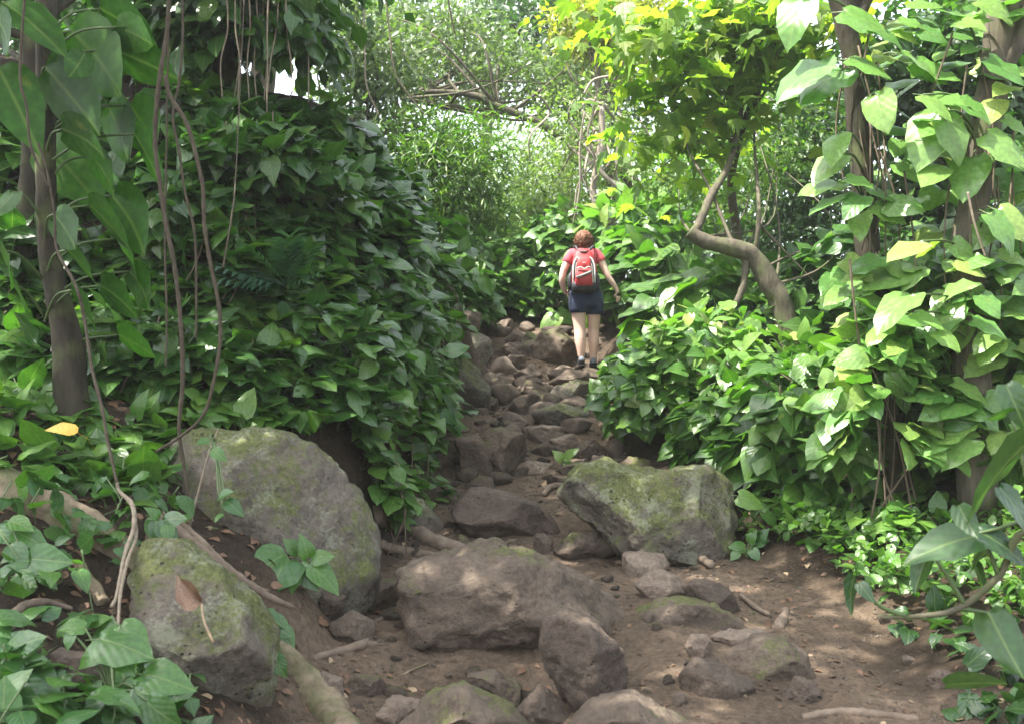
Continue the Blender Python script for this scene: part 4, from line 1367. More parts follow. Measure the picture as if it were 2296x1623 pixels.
# vine draped tree above the left bank
b = gp(500, 9.6)
tr = [b, at(520, 200, 9.6), at(500, 100, 9.5), at(505, -120, 9.4)]
t = tree('vine_draped_tree', 'dark tree above the left bank smothered in climbing leaves', b, tr, [.16, .13, .11, .1],
         [lobe(480, -160, 330, 130, 9.6), lobe(640, -90, 170, 90, 9.8), lobe(330, 60, 160, 120, 10.4)], 5200, .15, 'fol_dark', 'bark_dark', 'round', 12, spread=.3)
L = cat(dome_leaves(at(560, 70, 9.2), (.75, .5, .62), 330, .14, .24, 31, tipz=-.8), dome_leaves(at(650, 120, 9.4), (.4, .4, .5), 200, .12, .2, 32, tipz=-.8), dome_leaves(at(440, 120, 9.3), (.55, .4, .6), 220, .13, .22, 33, tipz=-.8))
put_leaves(t, 'heart', 'pothos', *L, nparts=220)

# ------------------------------------------------------------------ right side
G3 = 'climbing big leaf vines'
TR = 7.3
b = gp(2010, TR)
tr = [b, at(1965, 640, TR), at(1945, 560, TR), at(1935, 400, TR), at(1920, 250, TR), at(1905, 100, TR), at(1880, 0, TR), at(1840, -120, TR), at(1800, -320, TR)]
tree('right_tree', 'dark bare trunk on the right with big leaves hanging round it', b, tr, [.11, .09, .082, .076, .074, .072, .07, .066, .06],
     [(3.4, 8.2, 7.2, 1.5, 1.4, .7), (4.6, 9.2, 7.4, 1.3, 1.2, .7)], 3000, .22, 'fol_dark', 'bark_dark', 'round', 10, spread=.32)
b = gp(2190, 7.0)
tr = [b, at(2170, 640, 7.0), at(2185, 450, 7.0), at(2215, 250, 7.0), at(2245, 60, 7.0), at(2265, -200, 7)]
tree('right_tree', 'grey brown trunk at the right edge under sunlit leaves', b, tr, [.13, .11, .1, .1, .1, .1], [(4.6, 7.4, 6.6, 1.2, 1.0, .6), (5.2, 8.6, 6.0, 1.2, 1.1, .8)], 2200, .2, 'fol_dark', 'bark', 'round', 10, spread=.3)

RIGHT = [(1890, 25, 1985, 52), (1955, 68, 2025, 85), (1890, 155, 1808, 208), (1905, 130, 1992, 150), (2020, 120, 2112, 152), (1965, 212, 1985, 280), (1880, 345, 1828, 386), (1895, 400, 1948, 402), (1880, 408, 1804, 420), (1890, 434, 1820, 452),
         (1935, 440, 1898, 466), (1945, 418, 2018, 442), (1960, 458, 2026, 482), (1930, 478, 1924, 518), (2105, 250, 2060, 345), (2120, 270, 2158, 338), (2180, 352, 2162, 430), (2212, 300, 2300, 350), (2150, 225, 2218, 250), (2215, 132, 2300, 172),
         (2070, 212, 2135, 248), (2195, 0, 2268, 26), (2138, 48, 2214, 34), (1975, 575, 1920, 598), (2030, 612, 1948, 622), (2065, 540, 2000, 558), (2045, 660, 1965, 705), (2120, 650, 2186, 628), (1800, 0, 1760, 70), (1840, 135, 1750, 200), (1880, 300, 1860, 350),
         (2235, 470, 2300, 520), (2220, 480, 2280, 540), (2150, 590, 2220, 575), (2050, 700, 2110, 720), (2000, 720, 1930, 690), (2140, 690, 2080, 740), (2200, 660, 2240, 700), (2010, 730, 1960, 750), (2100, 740, 2150, 770), (2180, 720, 2250, 735), (1990, 790, 1940, 800)]
for k, (tx0, lab, D0) in enumerate([(1940, 'pale sunlit leaves of the vine climbing the dark right trunk', TR), (2190, 'broad sunlit leaves of the vine at the right edge', 7.0)]):
    t = thing('climbing_vine', lab, 'vine', gp(tx0 + 30, D0), G3)
    pos, tip, nor, size = [], [], [], []
    sel = [r for r in RIGHT if (r[0] < 2040) == (k == 0)]
    for (bx, by, tx, ty) in sel:
        dd = RNG.uniform(.15, .5)
        a, c = at(bx, by, D0 - dd), at(tx, ty, D0 - dd - .1)
        pos.append(a); tip.append(c - a); size.append(np.linalg.norm(c - a) * 1.12)
        nor.append(np.array([-.3 + RNG.normal() * .2, -.45 + RNG.normal() * .2, .8]))
        q = at(tx0, by + 50, D0)
        tube_obj('petiole', [q, (q + a) / 2 + np.array([0, -.03, .06]), a], [.01, .008, .006], M['petiole'], t, seg=6, n=9)
    for poly, cnt in (([[(1870, 560), (2080, 560), (2150, 820), (1900, 830)], [(1800, 0), (2100, 0), (2060, 560), (1880, 540)]][0], 95), ([(1960, 0), (2080, 0), (2060, 560), (1960, 540)], 34)) if k == 0 else (([(2080, 560), (2330, 540), (2330, 1000), (2120, 1000)], 150), ([(2060, 0), (2330, 0), (2330, 560), (2080, 560)], 70)):
        q = rand_poly(poly, cnt)
        dd = D0 + RNG.uniform(-.3, .4, cnt)
        P = at(q[:, 0], q[:, 1], dd)
        sgn = np.sign(RNG.normal(size=cnt))
        for i in range(cnt):
            pos.append(P[i]); size.append(RNG.uniform(.16, .27))
            tip.append(np.array([sgn[i] * RNG.uniform(.3, 1), -.5, RNG.uniform(-.6, .0)]))
            nor.append(np.array([-.2 + RNG.normal() * .3, -.45 + RNG.normal() * .25, .75]))
    put_leaves(t, 'broad', 'pothos_sunlit' if True else 'bank', np.array(pos), np.array(tip), np.array(nor), np.array(size), 300)
    for j in range(9):
        x = tx0 + RNG.uniform(-60, 90)
        y0 = RNG.uniform(0, 400)
        p0, p1 = at(x, y0, D0 - .1), at(x + RNG.normal() * 25, y0 + RNG.uniform(250, 500), D0 - .15)
        tube_obj('aerial_root', [p0, (p0 + p1) / 2 + RNG.normal(size=3) * .05, p1], [.007, .006, .005], M['stem'], t, seg=5, n=12)
for k, pts in enumerate([[(860, -40), (872, 60), (882, 150), (900, 190), (950, 255)], [(815, -30), (818, 110), (822, 190), (850, 260)], [(1000, -30), (1012, 40), (1020, 75)]]):
    liana(['long pale vine sagging from the top left of centre', 'thin pale vine hanging beside the top of the left bank', 'short dark stem dangling at the top centre'][k], pts, 2.6, 12.5, 'liana_pale' if k < 2 else 'liana', 'hanging_vine', 0, 'thin vines hanging at the top centre')
liana('pale snapped twig hanging among the right hand leaves', [(2170, 430), (2185, 500), (2210, 575)], [4, 4, 3.5], 6.6, 'liana_pale', 'hanging_twig', 0, 'hanging stems on the right')
liana('thin stem dropping in front of the right trunk base', [(1905, 580), (1915, 680), (1930, 800)], [3.5, 3.5, 3], 6.9, 'stem', 'hanging_twig', 0, 'hanging stems on the right')

G4 = 'leafy mounds along the right of the trail'
c = at(1850, 985, 8.0)
c[2] = 1.12
t = thing('leafy_mound', 'dense mound of dark glossy leaves behind the mossy block on the right', 'shrub', (c[0], c[1], float(H(c[0], c[1]))), G4)
L = cat(dome_leaves(c + np.array([.05, 0, .05]), (.82, .7, .72), 750, .13, .24, 41), dome_leaves(c + np.array([.65, .1, -.12]), (.5, .55, .55), 380, .13, .22, 42), dome_leaves(c + np.array([-.5, .5, .1]), (.5, .5, .5), 330, .12, .2, 43))
put_leaves(t, 'heart', 'bank', *L, nparts=300)
for j in range(24):
    a = RNG.uniform(0, 6.28)
    q = c + np.array([.6 * math.cos(a), -.3 + .3 * math.sin(a), RNG.uniform(.2, .6)])
    p0 = np.array([c[0] + RNG.normal() * .3, c[1] + RNG.normal() * .2, float(H(c[0], c[1])) - .05])
    tube_obj('stem', [p0, (p0 + q) / 2 + RNG.normal(size=3) * .06, q], [.009, .007, .005], M['stem'], t, seg=5, n=10)


def mound(label, px, py, D, rad, n, smin, smax, mat='bank', kind='heart', nparts=180, name='leafy_mound', zoff=0., seed=0, cat_='shrub', group=G4, tipz=-.35):
    c = at(px, py, D)
    g = float(H(c[0], c[1]))
    t = thing(name, label, cat_, (c[0], c[1], g), group)
    L = dome_leaves(c, rad, n, smin, smax, seed, tipz=tipz)
    L[0][:, 2] = np.maximum(L[0][:, 2], H(L[0][:, 0], L[0][:, 1]) + .02)
    put_leaves(t, kind, mat, *L, nparts=nparts)
    for j in range(8):
        q = L[0][int(RNG.integers(len(L[0])))]
        p0 = np.array([c[0] + RNG.normal() * .15, c[1] + RNG.normal() * .1, g - .03])
        tube_obj('stem', [p0, (p0 + q) / 2 + RNG.normal(size=3) * .05, q], [.008, .006, .004], M['stem'], t, seg=5, n=8)
    return t


mound('bright leafy mound spilling over the right edge of the steep trail', 1500, 910, 9.6, (.55, .8, .5), 620, .10, .17, 'bank', seed=51, nparts=240)
mound('sunlit mound of bright leaves below the curved trunk', 1600, 850, 9.4, (.75, .7, .62), 620, .11, .19, 'pothos_sunlit', seed=52, nparts=240)
mound('low leafy tuft just right of the woman\'s feet', 1460, 835, 12.3, (.45, .6, .4), 330, .12, .2, 'bank', seed=53, nparts=160)
mound('broad leaved clump beside the woman\'s arm on the right', 1480, 660, 14.2, (.85, .7, .95), 420, .2, .34, 'bank', 'broad', seed=54, nparts=200)
mound('pale sunlit clump of broad leaves behind the woman\'s right shoulder', 1420, 590, 15.2, (.7, .6, .9), 330, .2, .36, 'pothos_sunlit', 'oval', seed=55, nparts=150, tipz=.1)
mound('dark undergrowth below the leaning curved trunk', 1680, 740, 12.7, (1.3, .8, .6), 480, .15, .3, 'pothos', 'broad', seed=56, nparts=180)
mound('glossy broad leaf plants in front of the dark undergrowth', 1620, 690, 11.4, (.9, .6, .45), 130, .25, .42, 'bank', 'broad', seed=57, nparts=120)
mound('leafy mass under the bushy tree left of the woman', 1080, 640, 16.2, (1.0, .9, .7), 520, .14, .26, 'bank', seed=58, nparts=200)
mound('bright weeds where the trail disappears over the top', 1150, 660, 17.2, (1.5, .9, .6), 620, .14, .26, 'pothos_sunlit', 'oval', seed=59, nparts=180)
mound('ferny green clump above the top rocks', 1200, 690, 15.9, (.75, .6, .35), 330, .12, .22, 'bank', 'oval', seed=60, nparts=160)
mound('leaves overhanging the left edge at the top of the trail', 1010, 680, 14.3, (.55, .8, .5), 420, .14, .24, 'bank', seed=61, nparts=200)
mound('shaded leaves at the left hand of the woman', 1265, 610, 15.6, (.55, .5, 1.0), 420, .12, .24, 'bank', seed=62, nparts=180)
mound('dark leafy thicket behind the right trunk', 1930, 760, 10.2, (.95, .8, .95), 650, .15, .26, 'pothos', seed=63, nparts=200)
mound('deep green thicket at the right edge below the sunlit leaves', 2230, 900, 7.6, (.9, .6, 1.1), 700, .14, .24, 'bank', seed=64, nparts=200)

mound('leaves piled against the foot of the dark right trunk', 1985, 930, 7.0, (.4, .3, .6), 330, .13, .22, 'pothos_sunlit', 'broad', seed=65, nparts=160)

mound('dense green thicket beyond the right edge of the view', 2500, 1000, 7.4, (.9, .9, 1.2), 700, .14, .24, 'bank', seed=66, nparts=20)
mound('tall thicket further right beyond the leafy bank', 2520, 800, 10.5, (1.6, 1.2, 1.9), 1100, .16, .28, 'pothos', seed=67, nparts=20)

# small leaved ground cover on the right
t = vine('ground_cover', 'low carpet of small round leaves on the right beside the dirt path', 'ground cover', (2100, 1250), group=None)
L = slope_leaves([(1640, 1180), (1800, 1130), (2050, 1130), (2320, 1100), (2520, 1150), (2480, 1400), (2180, 1400), (2040, 1370), (1960, 1330), (1900, 1290), (1850, 1230), (1700, 1215)], 1900, .045, .085, .3, gap=-.9, seed=9, lift=.02, tipz=-.1)
put_leaves(t, 'oval', 'bank', *L, nparts=300)
t = vine('ground_cover', 'larger heart leaves creeping out from under the right mound', 'ground cover', (1900, 1200), group=None)
L = slope_leaves([(1720, 1120), (1900, 1080), (2100, 1080), (2150, 1180), (2000, 1230), (1880, 1240), (1760, 1200)], 330, .09, .15, .2, gap=-.7, seed=10, lift=.03)
put_leaves(t, 'heart', 'bank', *L, nparts=200)
t = vine('ground_cover', 'dark trailing leaves in the bottom right corner', 'ground cover', (2230, 1500), group=None)
L = slope_leaves([(2000, 1400), (2320, 1350), (2330, 1640), (2150, 1640), (2180, 1500)], 60, .08, .15, .15, gap=-.9, seed=12, lift=.03)
put_leaves(t, 'heart', 'fore', *L, nparts=120)

# the dark sprig leaning in from the right foreground
DR = 3.6
b = np.array([2.5, 3.7, float(H(2.5, 3.7))])
t = thing('leaning_shrub', 'dark blurred branch with large leaves leaning in from the right edge', 'shrub', b)
main = [b, np.array([2.25, 3.65, .75]), at(2330, 1190, DR), at(2240, 1290, DR), at(2150, 1362, DR), at(2060, 1380, DR), at(1975, 1382, DR)]
tube_obj('stem', main, [.02, .016, .013, .012, .011, .009, .006], M['bark'], t, seg=8, n=40)
for pts in ([(2165, 1358), (2130, 1300), (2095, 1248)], [(2240, 1290), (2215, 1230), (2190, 1200)], [(2030, 1380), (1970, 1355), (1925, 1305)], [(2330, 1190), (2290, 1020), (2270, 940)], [(2150, 1362), (2200, 1370), (2215, 1372)], [(2060, 1380), (2090, 1390), (2110, 1398)], [(2330, 1150), (2250, 1180), (2190, 1195)]):
    tube_obj('twig', [at(x, y, DR) for x, y in pts], [.009, .007, .005], M['petiole'], t, seg=6, n=10)
RS = [(2310, 985, 2140, 1130, .1), (2195, 1200, 2050, 1218, .1), (2092, 1215, 2042, 1318, .05), (2150, 1130, 2185, 1205, .15), (2195, 1190, 2310, 1245, 0), (2215, 1370, 2285, 1505, .1), (1915, 1290, 1893, 1372, 0), (1925, 1305, 1955, 1340, 0), (2080, 1390, 2140, 1408, 0),
      (2265, 930, 2205, 926, .1), (2255, 860, 2300, 950, .1), (2120, 1535, 2245, 1520, .1), (2250, 1200, 2160, 1260, -.1), (2240, 1090, 2330, 1180, .1), (2180, 1255, 2215, 1320, -.1), (2140, 1410, 2200, 1402, 0)]
pos = np.array([at(r[0], r[1], DR - r[4]) for r in RS])
tip = np.array([at(r[2], r[3], DR - r[4] - .05) for r in RS]) - pos
put_leaves(t, 'long', 'fore', pos, tip, np.stack([RNG.normal(size=len(RS)) * .25, np.where(np.arange(len(RS)) % 3 == 1, -.6, .55) + .2 * RNG.normal(size=len(RS)), .65 + 0 * pos[:, 0]], -1), np.linalg.norm(tip, axis=1) * 1.05)

# ------------------------------------------------------------------ the bright lobed-leaf tree, top right
b = gp(1640, 12.2)
tr = [b, at(1660, 600, 12.2), at(1640, 420, 12.0), at(1660, 300, 11.6), at(1700, 190, 11.2), at(1680, 60, 11.0), at(1660, -120, 11)]
t = thing('lobed_leaf_tree', 'slender tree with bright yellow green lobed leaves at the top right', 'tree', b)
tube_obj('trunk', tr, [.06, .055, .05, .045, .04, .035, .03], M['bark'], t, seg=9, wob=.08, n=48)
LB = [lobe(1560, 70, 210, 100, 10.8), lobe(1700, 130, 150, 90, 10.8), lobe(1500, 215, 120, 70, 11), lobe(1600, 260, 130, 60, 11), lobe(1480, 330, 100, 60, 11.4), lobe(1400, 40, 110, 70, 11.2), lobe(1560, 390, 90, 40, 11.5), lobe(1760, 20, 150, 70, 10.6)]
pos, tip, nor, sz, c = crown_leaves(LB, 1150, .2, 6, .3, .35, -.15, 1.3)
put_leaves(t, 'lobed', 'lobed', pos, tip, norm(nor + np.array([0, -.2, .35])), sz, 300)
for i in RNG.choice(len(c), 40, replace=False):
    P0 = catmull(tr, 30)[int(RNG.integers(12, 29))]
    tube_obj('branch', [P0, (P0 + c[i]) / 2 + np.array([0, 0, .12]) + RNG.normal(size=3) * .06, c[i]], [.018, .012, .005], M['bark'], t, seg=6, n=10)

# curved leaning trunk in the thicket
b = gp(1790, 9.8)
tr = [b, at(1758, 700, 9.8), at(1728, 640, 9.8), at(1690, 575, 9.8), at(1640, 555, 9.8), at(1580, 540, 9.8), at(1545, 518, 9.8)]
t = tree('crooked_tree', 'crooked grey trunk bending low through the thicket on the right', b, tr, [.11, .10, .095, .085, .075, .07, .06],
         [lobe(1600, 380, 170, 120, 13.6), lobe(1720, 300, 150, 120, 14)], 3000, .11, 'fol_mid', 'bark', nbranch=6, spread=.2, br=.015, lowb=4)
for pts, r in (([(1560, 520), (1600, 440), (1635, 370), (1655, 300), (1668, 220), (1672, 120)], [.05, .046, .04, .032, .02, .006]), ([(1668, 570), (1662, 640), (1640, 690), (1618, 730)], [.045, .04, .035, .03]), ([(1690, 580), (1700, 480), (1690, 380), (1700, 280), (1712, 200)], [.03, .026, .02, .014, .005]),
               ([(1640, 555), (1590, 420), (1555, 330), (1545, 240)], [.022, .018, .012, .004]), ([(1728, 640), (1820, 610), (1880, 560)], [.02, .014, .004]), ([(1700, 500), (1760, 560), (1840, 640)], [.02, .015, .005])):
    tube_obj('branch', [at(x + RNG.normal() * 5, y, 9.8 + max(0, (480 - y) / 280) * 1.9) for x, y in pts], [.8 * v for v in r], M['bark'], t, seg=8, n=30, wob=.15)

# pale tangled branches behind the woman
b = gp(1330, 16.2)
t = tree('tangled_tree', 'tree of pale twisting branches rising behind the woman', b, [b, at(1335, 480, 16), at(1330, 420, 16), at(1345, 330, 16), at(1350, 230, 16)], [.08, .06, .05, .04, .035],
         [lobe(1280, 260, 90, 70, 16.5), lobe(1290, 380, 110, 60, 16.6), lobe(1390, 300, 90, 60, 16.6)], 2600, .10, 'fol_pale', 'bark_pale', nbranch=8, spread=.2, br=.03)
for k in range(11):
    x = 1335 + RNG.normal() * 55
    y = RNG.uniform(190, 360)
    pts = [(x, y), (x + RNG.normal() * 16, y + 40), (x + RNG.normal() * 24, y + 90), (x + RNG.normal() * 24, y + 150)]
    tube_obj('twisting_branch', [at(a, c_, 15.8 + RNG.normal() * .2) for a, c_ in pts], [.017, .016, .013, .008], M['bark_pale'], t, seg=6, n=20)
for pts, r in (([(1310, 250), (1300, 330), (1300, 420), (1282, 520), (1270, 600)], .016), ([(1350, 240), (1352, 320), (1345, 380), (1400, 430), (1420, 445)], .035), ([(1300, 245), (1320, 225), (1350, 235)], .025), ([(1310, 210), (1330, 180), (1370, 170)], .02)):
    tube_obj('twisting_branch', [at(a, c_, 15.7) for a, c_ in pts], r, M['bark_pale'], t, seg=7, n=26)

# arching limb tree across the top centre
b = gp(1560, 19.0)
tr = [b, at(1500, 520, 19), at(1400, 390, 18.4), at(1300, 330, 17.8), at(1200, 272, 17.5), at(1120, 240, 17.4), at(1060, 213, 17.4), at(960, 206, 17.4), at(900, 222, 17.4)]
tree('arching_tree', 'tree with a long dark limb arching across the top centre', b, tr, [.16, .13, .10, .075, .065, .06, .05, .035, .02],
     [lobe(1150, 190, 200, 60, 18.8), lobe(1000, 120, 200, 80, 18.8), lobe(1250, 160, 150, 60, 19), lobe(900, 60, 160, 90, 18.6)], 6000, .14, 'fol_grey', 'bark', nbranch=22, spread=.22, br=.03)

G5 = 'trees behind the trail'
SP = [  # label, base px, D, lobes, n, leaf size, mat, shape, trunk radius
    ('bushy bamboo like tree left of the trail top', 990, 16.5, [(1000, 400, 130, 110), (940, 330, 110, 80), (1060, 330, 90, 70), (1020, 520, 120, 90), (920, 450, 90, 100)], 9500, .15, 'fol_mid', 'thin', .07),
    ('dark leafy tree behind the top of the left bank', 830, 16.5, [(800, 250, 110, 120), (860, 130, 110, 90), (760, 60, 100, 90)], 5000, .13, 'fol_grey', 'small', .08),
    ('tall grey green tree filling the top centre', 1080, 24, [(1080, 60, 230, 100), (1000, 170, 160, 70), (1230, 40, 180, 90), (820, 30, 170, 110)], 6200, .17, 'fol_grey', 'small', .16),
    ('dark tree high behind the arching limb', 1330, 22, [(1250, 90, 150, 80), (1330, 200, 140, 110), (1200, 20, 160, 60)], 4200, .2, 'fol_dark', 'small', .15),
    ('pale hazy tree in the gap above the trail', 1180, 30, [(1180, 400, 130, 110), (1240, 330, 110, 80), (1160, 480, 150, 90)], 8500, .16, 'fol_pale', 'thin', .1),
    ('light green thicket tree left of the woman\'s head', 1220, 20.5, [(1220, 430, 90, 90), (1180, 520, 120, 80), (1260, 520, 80, 80)], 6000, .12, 'fol_pale', 'small', .06),
    ('yellowish tree at the top above the lobed leaves', 1380, 17, [(1340, 60, 110, 70), (1420, 130, 90, 70), (1380, 10, 120, 50)], 4200, .13, 'fol_yel', 'small', .08),
    ('mid green tree behind the crooked trunk', 1560, 20, [(1540, 400, 170, 120), (1450, 480, 130, 80), (1660, 440, 120, 120), (1560, 560, 180, 70)], 8000, .15, 'fol_mid', 'small', .1),
    ('dark tree between the crooked trunk and the right trunk', 1840, 14.5, [(1820, 420, 90, 130), (1790, 560, 110, 110), (1840, 270, 80, 110)], 6500, .12, 'fol_dark', 'small', .09),
    ('shady tree behind the sunlit right hand vine', 2120, 11.5, [(2060, 300, 150, 170), (2200, 200, 150, 200), (2150, 560, 190, 170), (2010, 120, 120, 120)], 8500, .14, 'fol_dark', 'round', .12),
    ('shady tree far behind the left trunk', 160, 13.5, [(100, 130, 220, 170), (330, 110, 160, 130), (-60, 330, 160, 200)], 7000, .16, 'fol_dark', 'small', .13),
    ('distant tree over the gap on the right', 1720, 28, [(1720, 250, 140, 110), (1640, 130, 160, 80), (1780, 360, 80, 60)], 5200, .2, 'fol_grey', 'small', .15),
    ('leafy tree at the far right top', 2350, 15, [(2250, 80, 180, 140), (2350, 300, 160, 160)], 4200, .18, 'fol_mid', 'round', .12),
    ('small bright bush below the pale hazy tree', 1130, 19.0, [(1120, 570, 120, 60), (1200, 590, 110, 50)], 3600, .13, 'fol_mid', 'thin', .04),
]
for (lb, bx, D, lbs, n_, sz_, mt_, shp, rt) in SP:
    b = gp(bx, D)
    c0 = at(lbs[0][0], lbs[0][1], D)
    tr = [b, b * .6 + c0 * .4 + RNG.normal(size=3) * np.array([.15, .1, 0]), b * .25 + c0 * .75 + RNG.normal(size=3) * np.array([.2, .1, 0]), c0]
    tree('forest_tree', lb, b, tr, [rt, rt * .85, rt * .65, rt * .4], [lobe(a, c_, e, f, D + RNG.uniform(-.4, .4)) for (a, c_, e, f) in lbs], n_, sz_, mt_, 'bark', shp, 14, group=G5, spread=.2 * D / 18, br=rt * .35)

# far wall of forest, one mass beyond counting
n_ = 15000
x = RNG.uniform(-22, 24, n_)
y = 33 + RNG.uniform(0, 6, n_) + .1 * abs(x)
top = 5.4 + 2.0 * vnoise(np.stack([x * .35, 0 * x, 0 * x], -1), 71) + 1.2 * vnoise(np.stack([x * .9, 0 * x + 3, 0 * x], -1), 72) + .12 * abs(x)
z = H(x, y) + RNG.random(n_) ** .8 * top
pos = np.stack([x, y, z], -1)
kp = fbm(pos * .8, 73, 3) > -.25
pos = pos[kp]
o = stuff_leaves('far_forest', SMALL_V, SMALL_T, pos, frames(RNG.normal(size=pos.shape) + np.array([0, 0, -.3]), RNG.normal(size=pos.shape) * .6 + np.array([0, -.3, .8])), RNG.uniform(.25, .5, len(pos)), (M['fol_mid'],), None, (0, 0, 0))
tag(o, 'pale green mass of distant forest behind the trail', 'forest')

# added tree: its crown, out of the picture, is placed to shade the trail
b = gp(1020, 14.2); b[0] = -3.3; b[2] = float(H(-3.3, 14.2)) - .1
tree('added_shade_tree', 'added tall tree behind the left crest whose unseen crown shades the trail', b, [b, (-3.2, 13.8, 5.0), (-2.9, 13.3, 7.0), (-2.6, 12.6, 8.6)], [.2, .17, .14, .1],
     [(-3.2, 10.3, 8.6, 1.4, 1.3, .6), (-4.0, 12.8, 8.8, 1.5, 1.5, .7)], 3200, .2, 'fol_dark', 'bark', 'round', 16, spread=.35, lowb=17)
# ------------------------------------------------------------------ the woman walking up the trail
PD = 13.3
PB = at(1310, 822, PD)          # where the nearer shoe stands
PG = np.array([PB[0] + .015, PB[1], PB[2]])


def skin(name, verts, edges, radii, mat, parent, sub=2):
    me = bpy.data.meshes.new(name)
    me.from_pydata([tuple(v) for v in verts], edges, [])
    o = bpy.data.objects.new(name, me)
    COL.objects.link(o)
    md = o.modifiers.new('skin', 'SKIN')
    for sv, r in zip(me.skin_vertices[0].data, radii):
        sv.radius = r if isinstance(r, tuple) else (r, r)
    me.skin_vertices[0].data[0].use_root = True
    sd = o.modifiers.new('sub', 'SUBSURF')
    sd.levels = sub
    sd.render_levels = sub
    dg = bpy.context.evaluated_depsgraph_get()
    nm = bpy.data.meshes.new_from_object(o.evaluated_get(dg))
    bpy.data.objects.remove(o)
    nm.materials.clear()
    nm.materials.append(mat)
    for p in nm.polygons: p.use_smooth = True
    nm.name = name
    return obj(name, nm, parent)


person = thing('person', 'woman in coral shirt and navy shorts walking up the trail with a red backpack', 'person', PG)
# local frame: x right, y away from the camera, z up
bv = [(0, .02, .86), (0, .03, 1.0), (0, .05, 1.2), (-.01, .07, 1.34), (-.01, .09, 1.43), (-.01, .12, 1.50), (-.01, .13, 1.585),
      (-.10, .02, .80), (-.075, .01, .60), (-.068, .0, .455), (-.066, -.025, .33), (-.055, -.03, .20), (-.05, -.02, .10),
      (.10, .03, .80), (.105, .05, .62), (.105, .07, .44), (.105, .06, .32), (.102, .07, .18), (.10, .08, .07),
      (-.15, .06, 1.36), (-.20, .05, 1.31), (-.265, .02, 1.17), (-.285, .02, 1.05), (-.255, .10, .95), (-.22, .17, .90),
      (.13, .06, 1.36), (.18, .05, 1.31), (.235, .03, 1.20), (.275, .02, 1.10), (.34, .03, 1.01), (.385, .05, .945), (.402, .055, .89)]
be = [(0, 1), (1, 2), (2, 3), (3, 4), (4, 5), (5, 6), (0, 7), (7, 8), (8, 9), (9, 10), (10, 11), (11, 12), (0, 13), (13, 14), (14, 15), (15, 16), (16, 17), (17, 18),
      (3, 19), (19, 20), (20, 21), (21, 22), (22, 23), (23, 24), (3, 25), (25, 26), (26, 27), (27, 28), (28, 29), (29, 30), (30, 31)]
br_ = [(.15, .11), (.14, .10), (.145, .105), (.12, .09), .05, .062, .085,
       .115, .098, .070, .078, .054, .042, .115, .095, .068, .076, .052, .042,
       .07, .06, .046, .040, .036, .028, .07, .06, .047, .041, .036, .026, .034]
body = skin('body', bv, be, br_, M['skin'], person)
# fingers and thumb of the hanging right hand, the left hand on the strap, and the face: part of the same body mesh
bm = bmesh.new()
bm.from_mesh(body.data)


def add_np(bm, V, T):
    vs = [bm.verts.new(v) for v in V]
    for t in T:
        try: bm.faces.new([vs[i] for i in t]).smooth = True
        except ValueError: pass


for k, (dx, L_) in enumerate([(-.024, .062), (-.008, .072), (.008, .068), (.022, .055)]):
    b0 = np.array([.404 + dx * .7, .058 + dx * .7, .862])
    add_np(bm, *tube_np([b0, b0 + [.004, .006, -L_ * .45], b0 + [-.002, .016, -L_ * .8], b0 + [-.01, .026, -L_]], [.0092, .0088, .008, .006], seg=7, n=10))
add_np(bm, *tube_np([(.385, .045, .9), (.366, .048, .872), (.362, .056, .845)], [.011, .0095, .007], seg=7, n=8))
for k in range(4):
    b0 = np.array([-.215 + .006 * k, .19, .915 - .018 * k])
    add_np(bm, *tube_np([b0, b0 + [.03, .02, 0], b0 + [.045, .005, -.004]], [.009, .0085, .007], seg=7, n=8))
add_np(bm, *tube_np([(-.215, .165, .925), (-.195, .15, .945), (-.18, .15, .95)], [.010, .009, .007], seg=7, n=8))
S, T = ico(3)
add_np(bm, S * np.array([.015, .02, .022]) + np.array([-.01, .222, 1.555]), T)      # nose
for sx in (-1, 1):
    add_np(bm, S * np.array([.014, .022, .03]) + np.array([-.01 + sx * .085, .13, 1.555]), T)   # ears
bm.to_mesh(body.data)
bm.free()
for sx in (-1, 1):
    o = obj('eye', mesh_np('eye', S * .013 + np.array([-.01 + sx * .034, .205, 1.58]), T, mats=(M['pack_black'],)), person)
obj('mouth', mesh_np('mouth', S * np.array([.026, .008, .007]) + np.array([-.01, .207, 1.515]), T, mats=(M['shirt'],)), person)

# shirt, with short sleeves
sv = [(0, .02, .93), (0, .03, 1.05), (0, .05, 1.22), (-.01, .07, 1.36), (-.01, .085, 1.42), (-.15, .06, 1.37), (-.205, .045, 1.30), (-.235, .03, 1.245), (.13, .06, 1.37), (.185, .045, 1.31), (.212, .035, 1.265)]
se = [(0, 1), (1, 2), (2, 3), (3, 4), (3, 5), (5, 6), (6, 7), (3, 8), (8, 9), (9, 10)]
shirt = skin('shirt', sv, se, [(.165, .125), (.16, .12), (.165, .125), (.14, .105), .068, .086, .074, .070, .086, .074, .068], M['shirt'], person)


